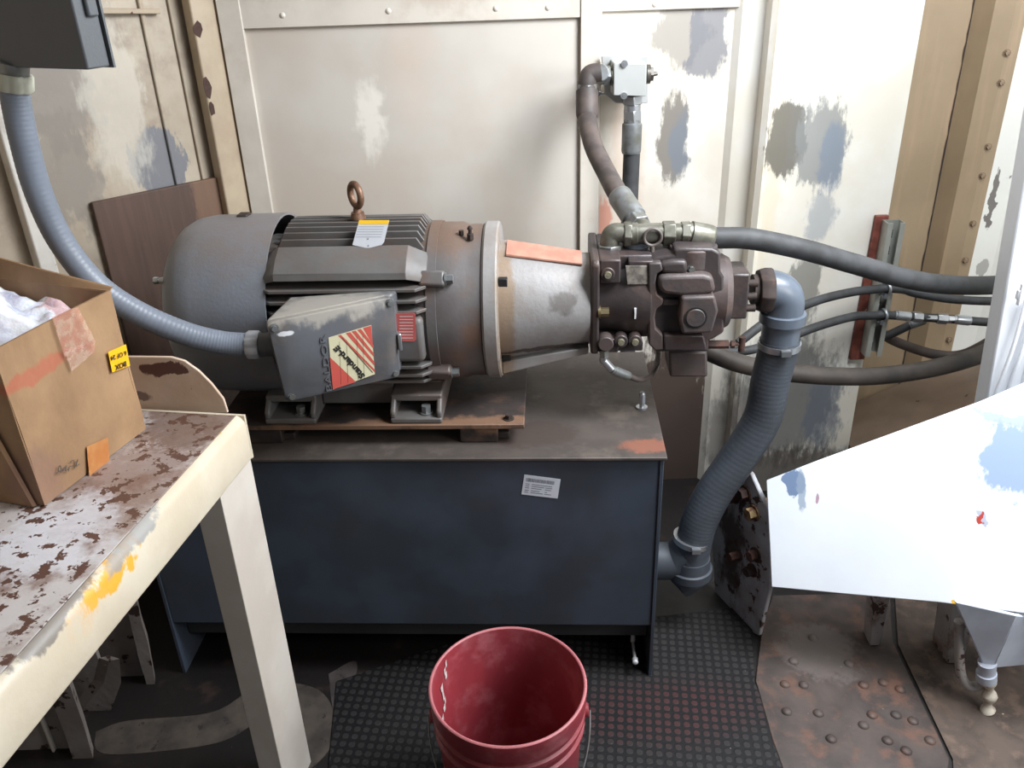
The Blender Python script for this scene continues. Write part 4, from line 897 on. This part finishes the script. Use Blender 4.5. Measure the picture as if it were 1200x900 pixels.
# ================================================================ table
og = V((-.8, .9, 0)); TZ = .9
t = thing('steel_table', 'worn white-painted steel table with rust stains and yellow marks at the left', 'table', og)
cornr = W(276, 487, z=TZ); nearr = W(0, 790, z=TZ); dirn = (nearr-cornr); 
farE = nearr+dirn*.5
tt_patch = lambda px, py: W(px, py, z=TZ)
m_tt = mat('worn_table_paint', '#c4bebc', .45, 0, .12, h2='#b2a7a0', vscale=8, grime='#7d6054', gamt=.8, gscale=14, chips='#5d4238', cthr=.555, cscale=42, bump=.5, bscale=30,
    patches=[(tt_patch(225, 495), (.10, .10, .1), '#6d564a', .85, .08, .6), (tt_patch(150, 560), (.10, .12, .1), '#75584b', .65, .10, .7, 14), (tt_patch(60, 630), (.09, .09, .1), '#d5d6dd', .7, .08, .7)], org=og)  # last patch paints the white-blue highlight on the near part of the top
m_ap = mat('cream_apron_paint', '#cfc4b0', .42, 0, .06, h2='#c6b9a3', vscale=7, chips='#54463e', cthr=.735, cscale=30, bump=.3,
    patches=[(W(125, 665, z=TZ-.02), (.03, .10, .022), '#dba21f', .95, .03, .3, 35), (W(100, 680, z=TZ-.03), (.03, .13, .03), '#d8a468', .5, .04, .8), (W(160, 622, z=TZ-.005), (.02, .10, .014), '#8f8f8f', .85, .02, .4, 25),
             (W(60, 730, z=TZ), (.02, .11, .014), '#77706a', .9, .02, .4, 25), (W(40, 740, z=TZ-.02), (.02, .10, .02), '#dba21f', .7, .03, .3, 40), (W(256, 512, z=TZ-.01), (.01, .012, .008), '#d9a81f', .9, .01, .2, 30)], org=og)
ax = (cornr-farE).normalized(); sd = V((-ax.y, ax.x, 0))
if sd.x > 0: sd = -sd
L_ = (cornr-farE).length
# top sheet
b = MB(); b.hexa([farE-ZV*.006, cornr-ZV*.006, cornr+sd*.62-ZV*.006, farE+sd*.62-ZV*.006, farE, cornr, cornr+sd*.62, farE+sd*.62]); link('table_top', b, m_tt, t, bevel=.002)
# apron (right side) with bevelled top edge and inner return
def app(s_, z_, o_): return farE+ax*s_+ZV*(z_)-sd*o_
prof = [(.0, .001), (.010, -.004), (.016, -.014), (.016, -.088), (.012, -.092), (.0, -.092)]
b = MB(); b.prism([app(0, z_, o_) for o_, z_ in prof], ax*(L_+.004)); link('apron', b, m_ap, t, smooth=50, bevel=.002)
b = MB(); b.prism([cornr+sd*-.016+ax*.0-ZV*.0, cornr+sd*.62-ZV*.0, cornr+sd*.62-ZV*.09, cornr-sd*.016-ZV*.09], ax*.006); link('end_apron', b, m_ap, t)
# rounded upstand at the far end
up_ = []
UL, UR = W(150, 477, z=TZ), W(263, 478, z=TZ)
ud = (UR-UL).normalized(); un = ZV.cross(ud)
def upp(px, py): return WP(px, py, UL, un)
m_up = mat('chipped_upstand_paint', '#c9b4a2', .5, 0, .1, h2='#bda58f', vscale=8, bump=.3, chips='#5a3329', cthr=.66, cscale=16,
           patches=[(upp(192, 432), (.045, .05, .012), '#4e2a25', .95, .03, .15, 14), (upp(165, 462), (.02, .03, .01), '#55403a', .8, .02, .3, 14)], org=og)
b = MB(); b.prism([upp(x, y) for x, y in [(100, 483), (100, 420), (152, 418), (200, 418.5), (216, 423), (233, 435), (248, 450), (262, 468), (267, 484)]], un*.006)
link('upstand', b, m_up, t, bevel=.0015)
# corner leg of angle iron and three more
m_lg = mat('white_leg_paint', '#cdc5bb', .42, 0, .05, h2='#c2b8ad', vscale=7, chips='#6d5f50', cthr=.755, cscale=24, bump=.15)
def angle_leg(c_, d1, d2, w1, w2):
    b = MB(); th = .006; z0, z1 = 0, TZ-.07
    P = [c_, c_+d1*w1, c_+d1*w1+d2*th, c_+d1*th+d2*th, c_+d1*th+d2*w2, c_+d2*w2]
    b.prism([V((p.x, p.y, z0)) for p in P], ZV*(z1-z0)); return b
cc = W(262, 575, z=.81); cc = cornr-ax*.125-sd*.0145
b = angle_leg(cc, ax, sd, .122, .052); link('leg', b, m_lg, t, bevel=.0015)
for q, d1, d2 in ((cornr+sd*.60-ax*.0, -ax, -sd), (farE+sd*.60, ax, -sd), (farE+ax*.01, ax, sd)):
    link('leg', angle_leg(V(q), d1, d2, .06, .05), m_lg, t, bevel=.0015)

# ================================================================ cardboard box
P1 = W(53, 594, z=TZ); P2 = W(171, 504, z=TZ); og = V((-.8, 1.22, TZ))
P1 = V((P1.x, P1.y, TZ+.002)); P2 = V((P2.x, P2.y, TZ+.002))
fd = (P2-P1); fn = V((fd.y, -fd.x, 0)).normalized()      # right-facing normal
if fn.x < 0: fn = -fn
ld = -fn; wd = .34; hb = W(131, 336, x=P2.x).z-TZ-.004
t = thing('cardboard_box', 'open brown cardboard box on the white table holding a plastic bag', 'box', og)
N = NT('kraft_cardboard')
c = N.mix(N.ramp(N.noise(7, 6, .6), .3, .7), srgb('#a38260'), srgb('#8b6c4e'))
c = N.mix(N.math('MULTIPLY', N.ramp(N.noise(9, 6, stretch=(1, 1, .25)), .55, .72), .5), c, srgb('#76583f'))
c = N.mix(N.math('MULTIPLY', N.patch(P1+ZV*.2+fd*.25-og, (.06, .08, .012), .02, .5, 20), .55), c, srgb('#b0503c'))
c = N.mix(N.math('MULTIPLY', N.patch(P1+ZV*.03-og, (.05, .05, .06), .04, .7, 14), .5), c, srgb('#7f5f55'))
N.bump(N.noise(14, 4), .5, .006); m_card = N.done(c, .75)
def wall_(a, c_, h0, h1, th=.004, lean=V((0, 0, 0)), nrm=None, cols=8, rows=6, amp=.004, seed=0):
    b = MB(); n_ = (nrm or V(((c_-a).y, -(c_-a).x, 0)).normalized()); idx = []
    for side in (0, 1):
        g = []
        for j in range(rows+1):
            for i in range(cols+1):
                u, v = i/cols, j/rows; p = a*(1-u)+c_*u+ZV*((h0*(1-u)+h1*u)*v)+lean*v
                d = mnoise.noise(p*7+V((seed, 0, 0)))*amp*(0 if j == 0 else 1)
                g.append(p+n_*(d-side*th))
        idx.append(len(b.v)); b.v += g
    W_ = cols+1
    for side in (0, 1):
        k = idx[side]
        for j in range(rows):
            for i in range(cols):
                q = (k+j*W_+i, k+j*W_+i+1, k+(j+1)*W_+i+1, k+(j+1)*W_+i); b.f.append(q if not side else tuple(reversed(q)))
    per = [i for i in range(cols+1)]+[j*W_+cols for j in range(1, rows+1)]+[rows*W_+i for i in range(cols-1, -1, -1)]+[j*W_ for j in range(rows-1, 0, -1)]
    for a_, b_ in zip(per, per[1:]+per[:1]): b.f.append((idx[0]+a_, idx[1]+a_, idx[1]+b_, idx[0]+b_))
    return b
lean = V((0, 0, 0))
side = link('side_panel', wall_(P1, P2, hb, hb, nrm=fn), m_card, t); 
link('side_panel', wall_(P2, P2+ld*wd, hb, hb+.01, nrm=fd.normalized(), seed=3), m_card, t)
link('side_panel', wall_(P1+ld*wd, P1, hb, hb, nrm=-fd.normalized(), seed=5), m_card, t)
link('side_panel', wall_(P2+ld*wd, P1+ld*wd, hb, hb, nrm=ld, seed=7), m_card, t)
b = MB(); b.hexa([P1, P2, P2+ld*wd, P1+ld*wd]+[p+ZV*.003 for p in (P1, P2, P2+ld*wd, P1+ld*wd)]); link('bottom_panel', b, m_card, t)
b = MB(); q0 = P1-fd.normalized()*.003
b.hexa([q0+ld*.012, q0+ld*.20, q0+ld*.20-fd.normalized()*.004, q0+ld*.016-fd.normalized()*.004]+[p+ZV*.19+ld*.045 for p in (q0+ld*.012, q0+ld*.20, q0+ld*.20-fd.normalized()*.006, q0+ld*.016-fd.normalized()*.006)])
link('folded_flap', b, m_card, t)
b = wall_(P2+ZV*(hb-.002), P2+ld*wd+ZV*(hb+.008), .004, .05, nrm=fd.normalized(), seed=11, lean=fd.normalized()*.01, amp=.006); link('open_flap', b, m_card, t)
# tape, sticker, handwriting on the right-facing side
def bp(px, py, off=.004): return WP(px, py, P1, fn)+fn*off
N = NT('clear_tape'); N.b.inputs['Alpha'].default_value = .45; N.b.inputs['Coat Weight'].default_value = .6
N.bump(N.noise(70, 3), .8, .003); m_tape = N.done(N.mix(N.ramp(N.noise(50, 3), .4, .6), srgb('#d8b8a4'), srgb('#c9877a')), .15)
def sheet(pts4, nx=10, ny=10, amp=.002):
    b = MB(); W_ = nx+1
    for j in range(ny+1):
        for i in range(nx+1):
            p = lerp4(pts4, i/nx, j/ny); b.v.append(bp(p.x, p.y, .006+amp*mnoise.noise(V((i*.9, j*.9, 3)))))
    for j in range(ny):
        for i in range(nx): b.f.append((j*W_+i, j*W_+i+1, (j+1)*W_+i+1, (j+1)*W_+i))
    return b
link('tape_strip', sheet([V((57, 371)), V((87, 359)), V((108, 399)), V((72, 418))]), m_tape, t)
link('tape_strip', sheet([V((72, 410)), V((108, 399)), V((107, 412)), V((80, 435))]), m_tape, t)
link('orange_tape', sheet([V((98, 523)), V((123, 512)), V((125, 540)), V((101, 558))], amp=.0008), mat('orange_tape', '#b98552', .35, h2='#b0703c', vscale=25), t)['label'] = 'orange tape at the bottom edge'
yq = [V((123, 412)), V((144, 403)), V((149, 428)), V((128, 436))]
b = sheet(yq, 4, 4, 0); YS_ = link('sticker', b, mat('yellow_sticker', '#f0b416', .5, 0, .03, bump=0), t); YS_['label'] = 'small yellow numbered sticker'
cx = bp(136, 424, .0075); xdir = bp(127, 420.5)-bp(145, 413.5); xdir = bp(128, 431)-bp(146, 424); ydir = fn.cross(xdir)
text_mesh('sticker_text', 'BOX', .0125, bp(137.5, 427.5, .0075), xdir, ydir, m_dk, YS_, .0002, .0002)
text_mesh('sticker_text', '6 OF 24', .0110, bp(134.8, 416, .0075), xdir, ydir, m_dk, YS_, .0002, .0001)
b = MB()
for st_ in ([(63, 554), (68, 550), (67, 545), (65, 551), (70, 552), (74, 546)], [(70, 551), (75, 545), (73, 551), (78, 549)], [(79, 541), (83, 539), (82, 545), (78, 547), (77, 552)], [(84, 548), (88, 538), (86, 546), (90, 543)]):
    b.tube([bp(x, y, .0052) for x, y in st_], .0006, 6, 4)
link('pencil_scribble', b, mat('pencil', '#5b5048', .7, bump=0), t)
# plastic bag in the box
bc = (P1+P2)/2+ld*wd/2
N = NT('crumpled_plastic'); 
c = N.mix(N.ramp(N.noise(14, 5), .42, .6), srgb('#eef0f6'), srgb('#c9cde6'))
c = N.mix(N.math('MULTIPLY', N.patch(W(92, 335, z=TZ+.27)-V((bc.x, bc.y, TZ+.01)), (.05, .07, .06), .07, .3, 22), .5), c, srgb('#c96a68'))
N.b.inputs['Coat Weight'].default_value = .5; N.b.inputs['Subsurface Weight'].default_value = .15
N.bump(N.noise(16, 4, .6), .8, .012); m_bag = N.done(c, .22)
bm = bmesh.new(); bmesh.ops.create_icosphere(bm, subdivisions=5, radius=1)
b = MB(); fdn = fd.normalized(); hz = hb/2
vs = []
for v in bm.verts:
    co = v.co.copy(); q = V((max(-1, min(1, co.x*1.35)), max(-1, min(1, co.y*1.35)), co.z))
    n1 = mnoise.noise(co*2.2)*.10+mnoise.noise(co*6)*.06+abs(mnoise.noise(co*11))*.05
    zz = q.z*(hz*(1.12 if q.z > 0 else .97))+hz+.006
    top_ = max(0, co.z)
    p = bc+fdn*(q.x*(fd.length/2-.012))+(ld)*(q.y*(wd/2-.012))+ZV*(zz+n1*.10*top_*4)
    vs.append(p)
b.poly(vs, [tuple(v.index for v in f.verts) for f in bm.faces]); bm.free()
oo = solo('plastic_bag', b, m_bag, 'crumpled clear and white plastic bag filling the cardboard box', 'plastic bag', smooth=80)

# ================================================================ grey switch box and conduit
q0, q1 = W(3, 79, z=1.487), W(103, 82, z=1.487)
fx = (q1-q0).normalized(); fb = V((-fx.y, fx.x, 0))
t = thing('switch_box', 'dark grey steel switch box hanging at the top left corner', 'electrical box', q0)
m_sw = mat('dark_grey_box_paint', '#5b5e62', .45, 0, .08, bump=.2, bscale=150)
lft = q0-fx*.36
b = MB(); b.hexa([lft, q1, q1-fx*.0+fb*.045, lft+fb*.045]+[p+ZV*.4 for p in (lft, q1, q1-fx*.0+fb*.045, lft+fb*.045)]); link('body', b, m_sw, t, bevel=.003)
b = MB(); q2 = q1+fb*.047+fx*.001; b.hexa([q2-fx*.03-ZV*.002, q2+fx*.004-ZV*.002, q2+fx*.004+fb*.004-ZV*.002, q2-fx*.03+fb*.004-ZV*.002]+[p+ZV*.41 for p in (q2-fx*.03, q2+fx*.004, q2+fx*.004+fb*.004, q2-fx*.03+fb*.004)]); link('back_plate', b, m_sw, t)
b = MB(); b.box(q1+fx*.004+fb*.03+ZV*.10, (.008, .02, .05), (fx, fb, ZV)); link('hinge', b, m_sw, t, bevel=.003)
cA = W(17, 96, y=1.515)
t = thing('flexible_conduit', 'grey ribbed flexible conduit curving from the switch box down to the motor terminal box', 'conduit', cA)
CP = [W(16, 88, y=1.515), W(17, 108, y=1.515), W(27, 160, y=1.515), W(45, 225, y=1.52), W(72, 283, y=1.525), W(112, 333, y=1.53), W(160, 366, y=1.54), W(215, 390, y=1.555), W(258, 401, y=1.57), W(292, 404, y=1.58)]
m_cnd = mat('ribbed_grey_conduit', '#767d89', .4, 0, .08, bump=.05)
b = MB(); b.tube(CP, .0235, 24, 40, rf=lambda i, r: r*(1+.005*(1 if i % 4 < 2 else -1))); link('conduit', b, m_cnd, t)
def ribbed_nut(a, c_, r, m_):
    bb = MB(); d = V(c_)-V(a); dd, u, w_ = frame_of(d); n = 48; rings = []
    for h in (0, .12, .88, 1):
        k = len(bb.v); rr = r*(.93 if h in (0, 1) else 1)
        bb.v += [V(a)+d*h+(u*cos(2*pi*i/n)+w_*sin(2*pi*i/n))*(rr*(1 if i % 6 < 4 else .92)) for i in range(n)]; rings.append(k)
    bb.loft(rings, n); return bb
link('conduit_nut', ribbed_nut(W(16, 86, y=1.515), W(17, 106, y=1.515), .030, steel), mat('pale_ribbed_nut', '#c3c3b2', .35, 0), t)
b = MB(); b.cyl(W(16, 74, y=1.515), W(16, 88, y=1.515), .024); link('locknut', b, dullsteel, t)
link('conduit_nut', ribbed_nut(W(290, 404, y=1.58), W(305, 404, y=1.58), .029, steel), mat('pale_grey_nut', '#b5b7bd', .35, 0), t)

# ================================================================ red bucket
bcn = W(595, 801, z=.37); bcn = V((bcn.x, bcn.y, .007)); Rb = .1535; Hb = .366
t = thing('red_bucket', 'dirty red plastic bucket standing empty on the rubber mat', 'bucket', bcn)
m_bk = mat('dusty_red_plastic', '#8b3038', .45, 0, .15, h2='#7d2d35', vscale=9, grime='#a86a70', gamt=.45, gscale=10, bump=.1, stretch=(1, 1, .3),
           patches=[(V((bcn.x-.11, bcn.y-.02, .33)), (.012, .012, .09), '#d8c4c0', .7, .03, .4, 40), (V((bcn.x+.13, bcn.y+.02, .31)), (.02, .05, .06), '#a8555a', .6, .03, .6, 30)], org=bcn)
prof = [(0, .0), (0, .128), (.01, .131), (Hb-.105, .1425), (Hb-.10, .149), (Hb-.094, .149), (Hb-.09, .1435), (Hb-.073, .1440), (Hb-.069, .150), (Hb-.062, .150), (Hb-.058, .1447), (Hb-.044, .145), (Hb-.040, .1515), (Hb-.02, .152),
        (Hb-.004, .1530), (Hb, .1515), (Hb, .1475), (Hb-.004, .1455), (.012, .127), (.012, .0)]
b = MB(); b.lathe(bcn, ZV, prof, 96, False); link('body', b, m_bk, t, smooth=40)
m_rim = mat('scuffed_pink_rim', '#b0686c', .5, 0, .15, vscale=30)
b = MB(); b.lathe(bcn+ZV*(Hb-.001), ZV, [(0, .1465), (.0022, .148), (.0025, .151), (0, .1530)], 96, False); link('rim', b, m_rim, t, smooth=60)['label'] = 'scuffed pale pink rim'
hy = Hb-.082
for sg in (-1, 1):
    b = MB(); p = bcn+V((sg*.145, 0, hy)); b.cyl(p, p+V((sg*.012, 0, 0)), .014, n=20); link('handle_ear', b, m_bk, t, bevel=.002)
hd = [bcn+V((.163*cos(a), -.06*abs(sin(a))-.02*abs(sin(a)), hy-.20*sin(a) if 1 else 0)) for a in [pi*k/16 for k in range(17)]]
hd = [bcn+V((.160*cos(a), -.150*sin(a)-.012*sin(2*a)*0, hy-.165*sin(a))) for a in [pi*k/16 for k in range(17)]]
b = MB(); b.tube(hd, .0016, 8, 4); link('wire_handle', b, dullsteel, t)
# dried residue inside the bucket
b = MB(); rr = random.Random(4)
def inb(ang, z_, off=.0018): r_ = .127+(.1455-.127)*(z_-.012)/(Hb-.016)-off; return bcn+V((r_*cos(ang), r_*sin(ang), z_))
for k in range(14):
    a0 = radians(150+k*1.6+rr.uniform(-3, 5)); z_ = Hb-.008-k*.013
    w1 = rr.uniform(.03, .09); b.poly([inb(a0, z_), inb(a0+w1, z_-.004), inb(a0+w1*.6+.02, z_-.018), inb(a0+.01, z_-.016)], [(0, 1, 2, 3)])
link('dried_residue', b, mat('white_residue', '#d6c6c2', .7, bump=0), t, smooth=0)
